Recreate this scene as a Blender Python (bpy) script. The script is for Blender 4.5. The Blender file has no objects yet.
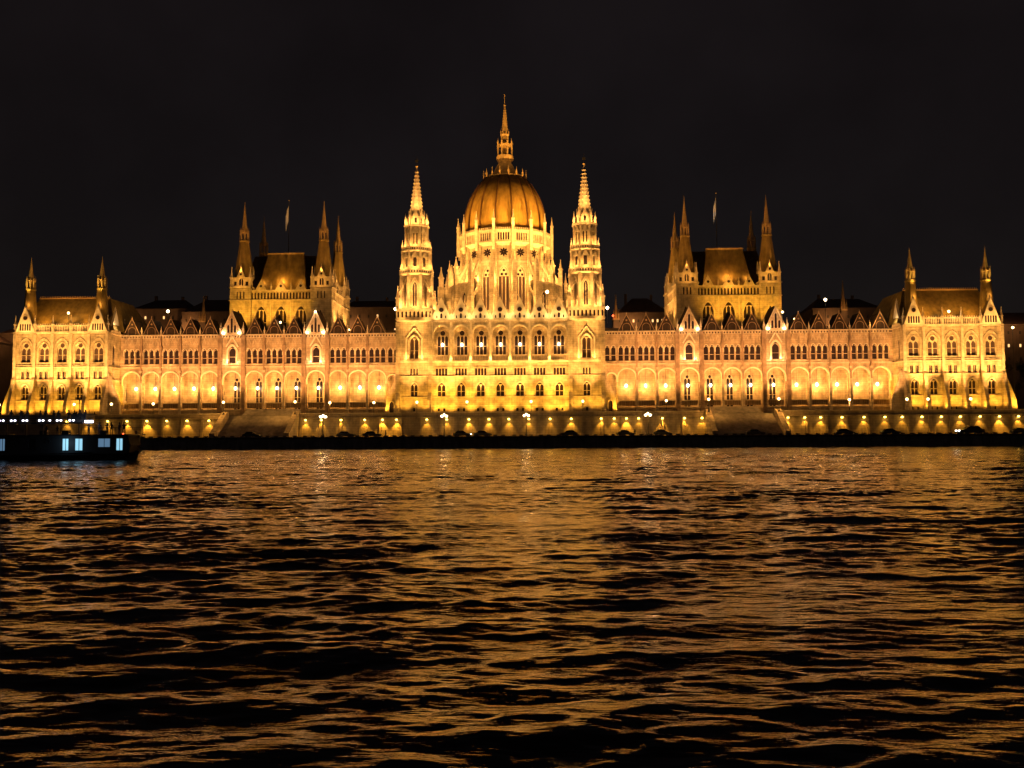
import bpy, math, random
import numpy as np
from mathutils import Matrix, Vector
random.seed(7); rng = np.random.default_rng(11)
R = math.radians; PI = math.pi
sc = bpy.context.scene
COL = sc.collection

# ------------------------------------------------------------------ materials
def mat(name, col, rough=0.8, metal=0.0, var=0.0, scale=0.5, emit=None, estr=0.0, spec=0.5, streak=0.0, bricks=False, bump=0.0, col2=None):
    m = bpy.data.materials.new(name); m.use_nodes = True
    nt = m.node_tree; b = nt.nodes['Principled BSDF']
    b.inputs['Base Color'].default_value = (*col, 1); b.inputs['Roughness'].default_value = rough
    b.inputs['Metallic'].default_value = metal; b.inputs['Specular IOR Level'].default_value = spec
    L = nt.links.new
    if emit:
        b.inputs['Emission Color'].default_value = (*emit, 1); b.inputs['Emission Strength'].default_value = estr
    if var > 0:
        tc = nt.nodes.new('ShaderNodeTexCoord')
        n1 = nt.nodes.new('ShaderNodeTexNoise'); n1.inputs['Scale'].default_value = scale; n1.inputs['Detail'].default_value = 6
        mp = nt.nodes.new('ShaderNodeMapping'); mp.inputs['Scale'].default_value = (1, 1, 0.18)
        n2 = nt.nodes.new('ShaderNodeTexNoise'); n2.inputs['Scale'].default_value = 1.4; n2.inputs['Detail'].default_value = 4
        L(tc.outputs['Object'], n1.inputs['Vector']); L(tc.outputs['Object'], mp.inputs['Vector']); L(mp.outputs[0], n2.inputs['Vector'])
        mx = nt.nodes.new('ShaderNodeMix'); mx.data_type = 'RGBA'
        dark = col2 or tuple(c * (1 - var) for c in col)
        mx.inputs['A'].default_value = (*dark, 1); mx.inputs['B'].default_value = (*[min(1, c * (1 + var * 0.5)) for c in col], 1)
        ad = nt.nodes.new('ShaderNodeMath'); ad.operation = 'MULTIPLY_ADD'; ad.inputs[1].default_value = streak
        L(n2.outputs['Fac'], ad.inputs[0]); L(n1.outputs['Fac'], ad.inputs[2])
        mr = nt.nodes.new('ShaderNodeMapRange'); mr.inputs['From Min'].default_value = 0.36 + streak * 0.4; mr.inputs['From Max'].default_value = 0.64 + streak * 0.6
        L(ad.outputs[0], mr.inputs['Value']); L(mr.outputs[0], mx.inputs['Factor'])
        out = mx.outputs['Result']
        if bricks:
            br = nt.nodes.new('ShaderNodeTexBrick'); br.inputs['Scale'].default_value = 1.0
            br.inputs['Brick Width'].default_value = 1.5; br.inputs['Row Height'].default_value = 0.62; br.inputs['Mortar Size'].default_value = 0.03
            br.inputs['Color1'].default_value = (1, 1, 1, 1); br.inputs['Color2'].default_value = (0.82, 0.8, 0.77, 1); br.inputs['Mortar'].default_value = (0.5, 0.47, 0.44, 1)
            m2 = nt.nodes.new('ShaderNodeMapping'); m2.inputs['Rotation'].default_value = (R(90), 0, 0)
            L(tc.outputs['Object'], m2.inputs['Vector']); L(m2.outputs[0], br.inputs['Vector'])
            mm = nt.nodes.new('ShaderNodeMix'); mm.data_type = 'RGBA'; mm.blend_type = 'MULTIPLY'; mm.inputs['Factor'].default_value = 0.8
            L(out, mm.inputs['A']); L(br.outputs['Color'], mm.inputs['B']); out = mm.outputs['Result']
        L(out, b.inputs['Base Color'])
        if bump > 0:
            bp = nt.nodes.new('ShaderNodeBump'); bp.inputs['Strength'].default_value = bump; bp.inputs['Distance'].default_value = 0.15
            L(n1.outputs['Fac'], bp.inputs['Height']); L(bp.outputs[0], b.inputs['Normal'])
    return m
M = dict(
    stone=mat('limestone', (0.47, 0.39, 0.27), 0.85, var=0.42, scale=0.7, streak=0.6, bricks=True),
    trim=mat('carved_limestone', (0.5, 0.42, 0.31), 0.8, var=0.3, scale=1.3, streak=0.5),
    pink=mat('lamp_tinted_limestone', (0.48, 0.37, 0.25), 0.85, var=0.42, scale=0.6, streak=0.6, bricks=True),  # pinker than the main limestone: lamp tint painted into the base colour
    glass=mat('dark_window_glass', (0.03, 0.02, 0.022), 0.25),
    glassw=mat('curtained_window_glass', (0.07, 0.045, 0.04), 0.3),
    glasslit=mat('lit_window_glass', (0.3, 0.2, 0.1), 0.3, emit=(1, 0.5, 0.12), estr=0.5),
    slate=mat('slate_roof', (0.04, 0.028, 0.022), 0.85, spec=0.2, var=0.35, scale=1.2, streak=0.8),
    tile=mat('brown_roof', (0.2, 0.14, 0.045), 0.65, var=0.35, scale=0.8, streak=1.2),
    dome=mat('dome_sheet', (0.34, 0.21, 0.05), 0.7, var=0.28, scale=0.5, spec=0.25, streak=1.5),
    rib=mat('dome_rib', (0.1, 0.05, 0.02), 0.5),
    gold=mat('lantern_stone', (0.36, 0.25, 0.11), 0.5, var=0.2, scale=1.0),
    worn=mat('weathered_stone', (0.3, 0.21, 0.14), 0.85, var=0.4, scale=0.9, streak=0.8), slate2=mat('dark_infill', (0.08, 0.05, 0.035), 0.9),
    white=mat('clean_and_lit_limestone', (0.68, 0.6, 0.47), 0.8, var=0.15, scale=0.8, streak=0.4),  # cleaned stone on gables; arch rings use it as painted lamplight
    quay=mat('dark_quay_stone', (0.2, 0.16, 0.13), 0.85, var=0.5, scale=0.4, streak=1.0, bricks=True),
    emb=mat('embankment_stone', (0.34, 0.27, 0.18), 0.85, var=0.35, scale=0.5, streak=0.7, bricks=True),
    step=mat('stair_stone', (0.36, 0.31, 0.26), 0.85, var=0.35, scale=0.7, streak=0.5),
    pave=mat('paving', (0.2, 0.17, 0.13), 0.85, var=0.3, scale=0.6),
    asph=mat('asphalt', (0.05, 0.048, 0.045), 0.85, var=0.3, scale=0.8),
    earth=mat('park_ground', (0.05, 0.045, 0.035), 0.9, var=0.3, scale=0.1),
    iron=mat('dark_iron', (0.03, 0.028, 0.025), 0.5),
    hull=mat('boat_paint', (0.02, 0.021, 0.026), 0.4, var=0.2, scale=0.6),
    hullw=mat('boat_deck_paint', (0.05, 0.05, 0.055), 0.5),
    cloth=mat('dark_clothes', (0.03, 0.028, 0.035), 0.9, var=0.3, scale=4),
    skin=mat('skin', (0.35, 0.2, 0.14), 0.6), hair=mat('hair', (0.02, 0.015, 0.01), 0.7),
    carp=mat('car_paint', (0.03, 0.032, 0.036), 0.3, spec=0.6), carg=mat('car_glass', (0.01, 0.01, 0.012), 0.1), rubber=mat('rubber', (0.015, 0.015, 0.015), 0.8),
    city=mat('city_render', (0.12, 0.09, 0.07), 0.9, var=0.3, scale=0.2, streak=0.5),
    cityroof=mat('city_roof', (0.06, 0.04, 0.035), 0.9, var=0.2, scale=0.5),
    citylit=mat('city_window_lit', (0.3, 0.2, 0.1), 0.5, emit=(1, 0.55, 0.2), estr=0.5),
    citydark=mat('city_window_dark', (0.02, 0.02, 0.02), 0.4),
    bark=mat('bark', (0.05, 0.04, 0.03), 0.9), leaf=mat('night_foliage', (0.05, 0.055, 0.02), 0.8, var=0.5, scale=1.5),
    flag=mat('flag_cloth', (0.5, 0.5, 0.48), 0.8), flagr=mat('flag_red', (0.4, 0.05, 0.05), 0.8), flagg=mat('flag_green', (0.05, 0.25, 0.1), 0.8),
    lamp=mat('lamp_glow', (0.8, 0.7, 0.5), 0.5, emit=(1, 0.62, 0.22), estr=5),
    lampw=mat('flood_glow', (0.8, 0.8, 0.7), 0.5, emit=(1, 0.74, 0.4), estr=6),
    lampy=mat('downlight_glow', (0.8, 0.7, 0.3), 0.5, emit=(1, 0.62, 0.08), estr=4),
    lampb=mat('boat_lamp_glow', (0.8, 0.8, 0.9), 0.5, emit=(0.8, 0.8, 1.0), estr=2.5),
    bwin=mat('boat_window_glow', (0.4, 0.6, 0.7), 0.4, emit=(0.32, 0.66, 0.85), estr=0.3),
    bwin2=mat('boat_window_dim', (0.2, 0.3, 0.35), 0.4, emit=(0.2, 0.38, 0.6), estr=0.14),
    redl=mat('red_beacon', (0.8, 0.1, 0.1), 0.5, emit=(1, 0.08, 0.02), estr=2),
    headl=mat('headlight_glow', (0.9, 0.9, 0.8), 0.5, emit=(1, 0.95, 0.8), estr=4),
)

# ------------------------------------------------------------------ mesh builder
class MB:
    def __init__(s): s.v = []; s.f = []; s.m = []; s.names = []; s.T = np.eye(4)
    def mi(s, m):
        if m not in s.names: s.names.append(m)
        return s.names.index(m)
    def add(s, vs, fs, m):
        a = np.array([(x, y, z, 1.0) for x, y, z in vs]) @ s.T.T
        o = len(s.v); s.v.extend(a[:, :3].tolist()); k = s.mi(m)
        for f in fs: s.f.append([o + i for i in f]); s.m.append(k)
    def poly(s, vs, m): s.add(vs, [list(range(len(vs)))], m)
    def box(s, x0, x1, y0, y1, z0, z1, m, top=None):
        t = top if top is not None else 0
        v = [(x0, y0, z0), (x1, y0, z0), (x1, y1, z0), (x0, y1, z0), (x0 + t, y0 + t, z1), (x1 - t, y0 + t, z1), (x1 - t, y1 - t, z1), (x0 + t, y1 - t, z1)]
        s.add(v, [(0, 3, 2, 1), (4, 5, 6, 7), (0, 1, 5, 4), (1, 2, 6, 5), (2, 3, 7, 6), (3, 0, 4, 7)], m)
    def prism(s, pts, y0, y1, m):            # outline in xz, thickness along y
        n = len(pts)
        v = [(x, y0, z) for x, z in pts] + [(x, y1, z) for x, z in pts]
        s.add(v, [list(range(n)), list(range(2 * n - 1, n - 1, -1))] + [(i, i + n, (i + 1) % n + n, (i + 1) % n) for i in range(n)], m)
    def prismx(s, pts, x0, x1, m):           # outline in yz, thickness along x
        n = len(pts)
        v = [(x0, y, z) for y, z in pts] + [(x1, y, z) for y, z in pts]
        s.add(v, [list(range(n)), list(range(2 * n - 1, n - 1, -1))] + [(i, i + n, (i + 1) % n + n, (i + 1) % n) for i in range(n)], m)
    def lathe(s, cx, cy, prof, n, m, rot=None, cap=True):   # prof: (r, z)
        rot = PI / n if rot is None else rot
        v = []; f = []
        for r, z in prof:
            for k in range(n):
                a = rot + 2 * PI * k / n; v.append((cx + r * math.cos(a), cy + r * math.sin(a), z))
        for j in range(len(prof) - 1):
            for k in range(n):
                k2 = (k + 1) % n; f.append((j * n + k, j * n + k2, (j + 1) * n + k2, (j + 1) * n + k))
        if cap: f.append(list(range(n))[::-1]); f.append([(len(prof) - 1) * n + k for k in range(n)])
        s.add(v, f, m)
    def bar(s, a, b, w, m):
        a = Vector(a); b = Vector(b); d = (b - a).normalized(); u = d.cross(Vector((0, 0, 1)))
        if u.length < 1e-3: u = Vector((1, 0, 0))
        u.normalize(); t = d.cross(u); u *= w / 2; t *= w / 2
        v = [tuple(p + i * u + j * t) for p in (a, b) for i, j in ((-1, -1), (1, -1), (1, 1), (-1, 1))]
        s.add(v, [(0, 1, 2, 3), (7, 6, 5, 4), (0, 4, 5, 1), (1, 5, 6, 2), (2, 6, 7, 3), (3, 7, 4, 0)], m)
    def wall(s, x0, x1, z0, z1, ops=(), y=0.0, d=0.4, m='stone'):
        ops = sorted(ops); cur = x0
        q = lambda a, b, c, e: s.poly([(a, y, c), (b, y, c), (b, y, e), (a, y, e)], m) if b - a > 1e-4 and e - c > 1e-4 else None
        for o in ops:
            cx, w, zb, zt, kind = o; l = cx - w / 2; r = cx + w / 2
            q(cur, l, z0, z1); q(l, r, z0, zb)
            pts = arch(cx, w, zb, zt, kind); top = [p for p in pts if p[1] > zb + 1e-6]
            for (xa, za), (xb, zb2) in zip(top, top[1:]):
                if xb - xa > 1e-5: s.poly([(xa, y, za), (xb, y, zb2), (xb, y, z1), (xa, y, z1)], m)
            for (xa, za), (xb, zb2) in zip(pts, pts[1:] + pts[:1]):
                s.poly([(xa, y, za), (xb, y, zb2), (xb, y + d, zb2), (xa, y + d, za)], m)
            cur = r
        q(cur, x1, z0, z1)
    def band(s, cx, w, zb, zt, kind, t, y0, y1, m):       # raised moulding round an opening
        a = arch(cx, w, zb, zt, kind); b = arch(cx, w + 2 * t, zb, zt + t * 1.2, kind)
        for i in range(len(a) - 1):
            s.prism([a[i], a[i + 1], b[i + 1], b[i]], y0, y1, m)
    def disc(s, cx, cz, r, y, m, n=12):
        s.poly([(cx + r * math.cos(2 * PI * k / n), y, cz + r * math.sin(2 * PI * k / n)) for k in range(n)], m)
    def ring(s, cx, cz, r0, r1, y0, y1, m, n=12):
        for k in range(n):
            a, b = 2 * PI * k / n, 2 * PI * (k + 1) / n
            s.prism([(cx + r0 * math.cos(a), cz + r0 * math.sin(a)), (cx + r1 * math.cos(a), cz + r1 * math.sin(a)), (cx + r1 * math.cos(b), cz + r1 * math.sin(b)), (cx + r0 * math.cos(b), cz + r0 * math.sin(b))], y0, y1, m)
    def pinn(s, x, y, z, h, w, m='trim'):                 # square shaft, little gablets, pyramid, knob
        s.box(x - w / 2, x + w / 2, y - w / 2, y + w / 2, z, z + h * 0.42, m)
        s.box(x - w * .65, x + w * .65, y - w * .65, y + w * .65, z + h * 0.42, z + h * 0.48, m)
        s.lathe(x, y, [(w * .62, z + h * .48), (w * .3, z + h * .72), (w * .06, z + h * .95)], 4, m)
        s.lathe(x, y, [(w * .05, z + h * .9), (w * .22, z + h * .95), (w * .05, z + h)], 4, m)
    def frame(s, cx, cy, ang, a):                         # facet frame: x along facet, y inward, at distance a
        c, n = math.cos(ang), math.sin(ang)
        s.T = np.array([[c, -n, 0, cx], [n, c, 0, cy], [0, 0, 1, 0], [0, 0, 0, 1.]]) @ np.array([[1, 0, 0, 0], [0, 1, 0, -a], [0, 0, 1, 0], [0, 0, 0, 1.]])
    def reset(s): s.T = np.eye(4)
    def mesh(s, name, smooth=False):
        me = bpy.data.meshes.new(name); me.from_pydata(s.v, [], s.f)
        for n in s.names: me.materials.append(M[n])
        me.polygons.foreach_set('material_index', s.m)
        if smooth: me.polygons.foreach_set('use_smooth', [True] * len(s.f))
        me.update(); return me
def arch(cx, w, zb, zt, kind, n=10):
    if kind == 'r': return [(cx - w / 2, zb), (cx - w / 2, zt), (cx + w / 2, zt), (cx + w / 2, zb)]
    rise = w * {'a': 0.58, 'c': 0.5, 'l': 0.9}[kind]; sp = zt - rise; e1, e2 = (2.0, 0.5) if kind == 'c' else (1.6, 0.72)
    pts = [(cx - w / 2, zb)]
    for i in range(n + 1):
        u = -math.cos(PI * i / n); pts.append((cx + u * w / 2, sp + rise * max(0, 1 - abs(u) ** e1) ** e2))
    return pts + [(cx + w / 2, zb)]

# ------------------------------------------------------------------ object helpers
def tag(o, label=None, cat=None, group=None, kind=None):
    if label: o['label'] = label
    if cat: o['category'] = cat
    if group: o['group'] = group
    if kind: o['kind'] = kind
    return o
def empty(name, loc): 
    o = bpy.data.objects.new(name, None); COL.objects.link(o); o.location = loc; o.empty_display_size = 1; return o
def link(name, data, parent=None, loc=(0, 0, 0), rz=0.0, inv=False):
    o = bpy.data.objects.new(name, data); COL.objects.link(o)
    o.location = loc; o.rotation_euler = (0, 0, rz)
    if parent:
        o.parent = parent
        if inv: o.matrix_parent_inverse = Matrix.Translation(-Vector(parent.location))
    return o
def copy_tree(o, parent=None):
    c = o.copy(); COL.objects.link(c)
    if parent: c.parent = parent
    for ch in list(o.children): copy_tree(ch, c)
    return c
_li = {}
def light(kind, loc, power, col, to=None, angle=60, blend=0.7, rad=0.25):
    key = (kind, power, col, angle, blend, rad)
    if key not in _li:
        d = bpy.data.lights.new('lamp', kind); d.energy = power; d.color = col; d.shadow_soft_size = rad
        if kind == 'SPOT': d.spot_size = R(angle); d.spot_blend = blend
        _li[key] = d
    o = bpy.data.objects.new('light_source', _li[key]); COL.objects.link(o); o.location = loc
    o.visible_glossy = False    # the lamp bodies built below are what the river mirrors
    if to: o.rotation_euler = (Vector(to) - Vector(loc)).to_track_quat('-Z', 'Y').to_euler()
    return o
ORD = ['first', 'second', 'third', 'fourth', 'fifth', 'sixth', 'seventh', 'eighth', 'ninth', 'tenth', 'eleventh', 'twelfth', 'thirteenth', 'fourteenth', 'fifteenth', 'sixteenth', 'seventeenth', 'eighteenth', 'nineteenth', 'twentieth']
def nth(i, n):
    return ORD[i] + ' from the left' if i < n - i else (ORD[n - 1 - i] + ' from the right')

# colours of the floodlights
YEL = (1.0, 0.475, 0.11); GOLD = (1.0, 0.47, 0.09); PNK = (1.0, 0.435, 0.13); DEEP = (1.0, 0.455, 0.04); ORA = (1.0, 0.44, 0.07)

# ------------------------------------------------------------------ windows (cached meshes)
_w = {}
def winmesh(w, h, lights=2, head='a', oc=False, glass='glass', trans=True):
    key = (w, h, lights, head, oc, glass, trans)
    if key in _w: return _w[key]
    b = MB(); pts = arch(0, w, 0, h, head)
    b.poly([(x, 0.14, z) for x, z in pts], glass)
    rise = 0 if head == 'r' else w * {'a': 0.58, 'c': 0.5, 'l': 0.9}[head]
    hl = h - rise * (0.95 if oc else 0.35)
    lw = w / lights
    ops = [(-w / 2 + lw * (i + .5), lw * (0.8 if lights > 1 else .9), 0.08, hl - 0.05, 'a' if head != 'r' else 'r') for i in range(lights)]
    b.wall(-w / 2, w / 2, 0, hl, ops, y=0, d=0.12, m='trim')
    if rise:
        top = [p for p in pts if p[1] >= hl - 1e-6]
        if oc and len(top) > 2:
            b.poly([(x, 0.0, z) for x, z in [(-w / 2, hl)] + top + [(w / 2, hl)]], 'trim')
            r = w * 0.23; cz = hl + rise * 0.42
            b.disc(0, cz, r, -0.02, glass); b.ring(0, cz, r, r * 1.25, -0.09, 0, 'trim')
        elif len(top) > 2:
            b.poly([(x, 0.06, z) for x, z in top], glass)
    if trans and h > 2.5: b.box(-w / 2, w / 2, 0.0, 0.1, h * .36, h * .36 + .12, 'trim')
    _w[key] = b.mesh('window'); return _w[key]
def win(parent, x, y, z, *a, rz=0.0, **k):
    return link('window', winmesh(*a, **k), parent, (x, y, z), rz)

# ================================================================== THE PARLIAMENT
root = empty('parliament_building', (0, 0, 8.5))
tag(root, 'huge floodlit gothic parliament palace with orange dome, twin spires and arcaded wings', 'palace')
def part(name, mb, label=None, smooth=False):
    o = link(name, mb.mesh(name, smooth), root, inv=True)
    if label: o['label'] = label
    return o
def sub(name, mb, parent, smooth=False): return link(name, mb.mesh(name, smooth), parent)

# ---- central block
CB = [i * 5.27 for i in range(-3, 4)]
b = MB()
b.wall(-18.4, 18.4, 9, 13.2, [(c + s, .62, 9.5, 10.3, 'r') for c in CB for s in (-.75, .75)], d=.5)
b.wall(-18.4, 18.4, 13.2, 18.9, [(c, 2.25, 13.45, 17.1, 'a') for c in CB], d=.45)
b.wall(-18.4, 18.4, 18.9, 22.9, [(c + s * .82, .6, 19.1, 21.0, 'r') for c in CB for s in (-1.5, -.5, .5, 1.5)], d=.45)
b.wall(-18.4, 18.4, 22.9, 34.2, [(c, 4.1, 23.2, 32.5, 'c') for c in CB], d=.9)
b.wall(-18.4, 18.4, 22.9, 33.2, [(c, 3.0, 24.6, 31.9, 'a') for c in CB], y=3.4, d=.3)
b.box(-18.4, 18.4, .9, 3.4, 22.9, 23.15, 'stone'); b.box(-18.4, 18.4, .9, 3.4, 33.2, 33.5, 'stone')
for c in CB:
    b.box(c + 2.05, c + 3.22, .9, 3.39, 23.15, 33.2, 'stone') if c < 15 else None
    b.band(c, 4.1, 29.0, 32.5, 'c', .35, -.18, 0, 'trim'); b.band(c, 2.25, 14.8, 17.1, 'a', .3, -.2, 0, 'trim')
    for s in (-.75, .75): b.box(c + s - .3, c + s + .3, .3, .34, 9.5, 10.3, 'glass')
    for s in (-1.5, -.5, .5, 1.5): b.box(c + s * .82 - .29, c + s * .82 + .29, .28, .33, 19.1, 21.0, 'glass')
    b.box(c - 1.9, c + 1.9, -.16, 0, 21.1, 21.3, 'trim')
for z, p, h in ((10.9, .12, .2), (13.1, .22, .28), (18.8, .2, .25), (22.5, .55, .5), (33.7, .35, .35), (34.05, .6, .32)):
    b.box(-18.4, 18.4, -p, 0, z, z + h, 'trim')
for i in range(75): b.box(-18.2 + i * .49, -17.95 + i * .49, -.5, -.35, 33.45, 33.7, 'trim')
for i in range(8):
    x = -18.45 + i * 5.27
    b.box(x - .28, x + .28, -.35, 0, 23.1, 33.6, 'trim'); b.box(x - .38, x + .38, -.5, 0, 22.9, 24.2, 'trim')
    b.pinn(x, -.3, 34.37, 2.9, .5)
b.box(-18.4, 18.4, .5, 30, 34.2, 34.5, 'slate'); b.box(-18.4, 18.4, 29, 30, 9, 34.2, 'stone')
cb = part('central_block', b)
for c in CB:
    win(cb, c, .32, 13.45, 2.25, 3.65, 2); win(cb, c, 3.62, 24.6, 3.0, 7.2, 3, 'a', True)
    g = MB()   # loggia balustrade, dark centre
    for i in range(9): g.box(c - 1.9 + i * .46, c - 1.74 + i * .46, .3, .5, 23.15, 24.4, 'trim')
    g.box(c - 2, c + 2, .2, .6, 24.4, 24.65, 'trim')
    sub('balustrade', g, cb)
    g = MB()
    tri = [(c - 2.45, 34.38), (c + 2.45, 34.38), (c, 39.8)]
    g.prism(tri, -.3, .35, 'white')
    for sgn in (-1, 1): g.bar((c + sgn * 2.55, -.38, 34.4), (c, -.38, 40.0), .22, 'white')
    g.disc(c, 36.8, .62, -.315, 'glass'); g.ring(c, 36.8, .62, .82, -.42, -.3, 'trim')
    g.poly([(x, -.315, z) for x, z in arch(c, .6, 34.5, 35.9, 'a')], 'glass')
    for s in (-1.2, 1.2): g.poly([(x, -.315, z) for x, z in arch(c + s, .34, 34.5, 35.3, 'a')], 'glass')
    g.pinn(c, 0, 39.3, 1.6, .3)
    g.prismx([(.35, 34.5), (.35, 39.6), (5.5, 34.5)], c - .1, c + .1, 'slate')
    sub('gable', g, cb)
    light('POINT', (c, 1.7, 27.4), 150, ORA, rad=.2)
    g = MB(); g.lathe(c, 2.9, [(.1, 27.2), (.3, 27.35), (.33, 27.8), (.1, 28.1)], 8, 'lampw'); g.bar((c, 2.9, 27.7), (c, 3.4, 27.9), .08, 'iron')
    sub('loggia_lamp', g, cb)
for i in range(8):
    x = max(-16.9, min(16.9, -18.45 + i * 5.27))
    light('SPOT', (x, -2.6, 9.3), 800, DEEP, (x, 0.3, 13), 110, .9); light('SPOT', (x, -4.6, 9.4), 2500, DEEP, (x, 0, 17.5), 52, .9); light('POINT', (x, -.9, 14.3), 38, DEEP); light('POINT', (x, -1.1, 23.6), 75, YEL, rad=.15)
    light('POINT', (x, -1.7, 35.0), 85, (1, .6, .2))
for x in (-14, -4.7, 4.7, 14): light('SPOT', (x, -7.5, 9.6), 12500, YEL, (x, 0, 28), 70, .8, .4)

# ---- octagon helper
def octa(mb, cx, cy, a, z0, z1, ops=(), m='stone', n=8, d=.35, glass=True):
    w = a * math.tan(PI / n)
    for k in range(n):
        mb.frame(cx, cy, 2 * PI * k / n, a); mb.wall(-w, w, z0, z1, ops, d=d, m=m)
        if glass:
            for o in ops: mb.poly([(x, d * .8, z) for x, z in arch(*o)], 'glass')
    mb.reset()
def oring(mb, cx, cy, a, z0, z1, m='trim', n=8, slots=5):
    w = a * math.tan(PI / n); h = z1 - z0
    mb.lathe(cx, cy, [(a / math.cos(PI / n) - .5, z0 - .35), (a / math.cos(PI / n) + .12, z0)], n, m)
    sw = 2 * w / slots
    octa(mb, cx, cy, a, z0, z1, [(-w + sw * (i + .5), sw * .5, z0 + h * .25, z1 - h * .2, 'r') for i in range(slots)], m, n, .18, True)
    mb.lathe(cx, cy, [(a / math.cos(PI / n) + .08, z1), (a / math.cos(PI / n) + .08, z1 + .15), (.5, z1 + .16)], n, m)

# ---- corner towers
def corner_tower(s):
    cx = 23.1 * s; b = MB(); x0, x1 = cx - 4.65, cx + 4.65; Y = -.6; cy = 4.3
    b.T = np.array([[1, 0, 0, 0], [0, 1, 0, Y], [0, 0, 1, 0], [0, 0, 0, 1.]])
    b.wall(x0, x1, 9, 13.2, [(cx, .7, 9.5, 10.4, 'r')], d=.5); b.box(cx - .3, cx + .3, .3, .35, 9.5, 10.4, 'glass')
    b.wall(x0, x1, 13.2, 18.9, [(cx, 1.9, 13.45, 17.1, 'a')], d=.45)
    b.wall(x0, x1, 18.9, 22.9, [(cx + q * .8, .42, 19.2, 20.95, 'r') for q in (-1, 0, 1)], d=.4)
    for q in (-1, 0, 1): b.box(cx + q * .8 - .2, cx + q * .8 + .2, .25, .3, 19.2, 20.95, 'glass')
    b.wall(x0, x1, 22.9, 34.2, [(cx, 2.4, 23.6, 29.6, 'a')], d=.6)
    b.band(cx, 1.9, 14.8, 17.1, 'a', .3, -.2, 0, 'trim'); b.band(cx, 2.4, 23.8, 29.6, 'a', .45, -.3, 0, 'trim')
    for q in (-1, 1): b.bar((cx + q * 2.3, -.12, 29.0), (cx, -.12, 32.0), .2, 'white'); b.box(cx + q * 2.1 - .2, cx + q * 2.1 + .2, -.22, 0, 23.4, 29, 'white')
    for z, p, h in ((10.9, .12, .2), (13.1, .22, .28), (18.8, .2, .25), (22.5, .45, .5), (33.6, .4, .5)): b.box(x0 - .05, x1 + .05, -p, 0, z, z + h, 'trim')
    for q in (-1, 1):   # edge buttresses
        e = cx + q * 4.35
        b.box(e - .55, e + .55, -.5, 0, 18.9, 33.4, 'stone'); b.prismx([(0, 9), (-2.0, 9), (-1.9, 12.6), (-1.0, 14.5), (-.9, 18), (-.5, 19.5), (0, 19.5)], e - .5, e + .5, 'stone')
    b.reset()
    for yy in (9.4,): b.wall(x0, x1, 9, 34.2, [], y=yy)
    for xx in (x0, x1): b.poly([(xx, Y, 9), (xx, 9.4, 9), (xx, 9.4, 34.2), (xx, Y, 34.2)], 'stone')
    b.poly([(x0, Y, 34.2), (x1, Y, 34.2), (x1, 9.4, 34.2), (x0, 9.4, 34.2)], 'stone')
    # sloping outer buttress with little doorway
    o = 1 if s > 0 else -1; ex = cx + o * 4.65
    b.prism([(ex, 9), (ex + o * 3.4, 9), (ex + o * 3.1, 13.4), (ex + o * 1.0, 17.6), (ex + o * .7, 20.5), (ex, 21.4)], 1.4, 2.6, 'stone')
    b.poly([(x, 1.38, z) for x, z in arch(ex + o * 1.7, 1.1, 9.2, 12.2, 'a')], 'glass'); b.band(ex + o * 1.7, 1.1, 9.2, 12.2, 'a', .25, 1.2, 1.4, 'trim')
    t = part('corner_tower', b)
    win(t, cx, Y + .3, 13.45, 1.9, 3.65, 2); win(t, cx, Y + .45, 23.6, 2.4, 6.0, 2, 'a', glass='glassw')
    # gallery
    g = MB(); n = 9; W = 9.7; hw = W / 2
    for k in range(4):
        g.frame(cx, cy, k * PI / 2, hw + .05); g.wall(-hw, hw, 34.2, 37.2, [(-hw + W / n * (i + .5), .5, 34.8, 36.5, 'a') for i in range(n)], d=.3, m='trim')
        g.poly([(-hw, .25, 34.5), (hw, .25, 34.5), (hw, .25, 37.1), (-hw, .25, 37.1)], 'glass')
        g.box(-hw - .15, hw + .15, -.2, 0, 37.0, 37.3, 'trim'); g.box(-hw - .15, hw + .15, -.25, 0, 34.15, 34.45, 'trim')
    g.reset(); g.poly([(cx - hw, cy - hw, 37.25), (cx + hw, cy - hw, 37.25), (cx + hw, cy + hw, 37.25), (cx - hw, cy + hw, 37.25)], 'stone')
    for qx in (-1, 1):
        for qy in (-1, 1): g.pinn(cx + qx * 4.5, cy + qy * 4.5, 37.3, 6.2, .9); g.bar((cx + qx * 4.4, cy + qy * 4.4, 41), (cx + qx * 2.6, cy + qy * 2.6, 44.8), .4, 'trim')
    sub('gallery', g, t)
    g = MB(); octa(g, cx, cy, 3.75, 37.25, 46.7, [(0, 1.15, 38.0, 44.6, 'l')])
    for k in range(8):
        a = 2 * PI * (k + .5) / 8; px, py = cx + 4.3 * math.sin(a), cy - 4.3 * math.cos(a)
        g.box(px - .38, px + .38, py - .38, py + .38, 37.25, 46.9, 'trim'); g.pinn(px, py, 46.9, 4.0, .55)
        g.frame(cx, cy, 2 * PI * k / 8, 3.75); g.box(-.06, .06, .05, .2, 38, 44.2, 'trim'); g.band(0, 1.15, 38, 44.6, 'l', .25, -.18, 0, 'trim')
        for q in (-1, 1): g.bar((q * 1.1, -.25, 43.9), (0, -.25, 45.9), .2, 'trim')
        g.reset()
    oring(g, cx, cy, 4.45, 46.9, 48.0)
    sub('lower_stage', g, t)
    g = MB(); octa(g, cx, cy, 3.45, 48, 53.4, [(0, .95, 48.9, 51.8, 'l')])
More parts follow.
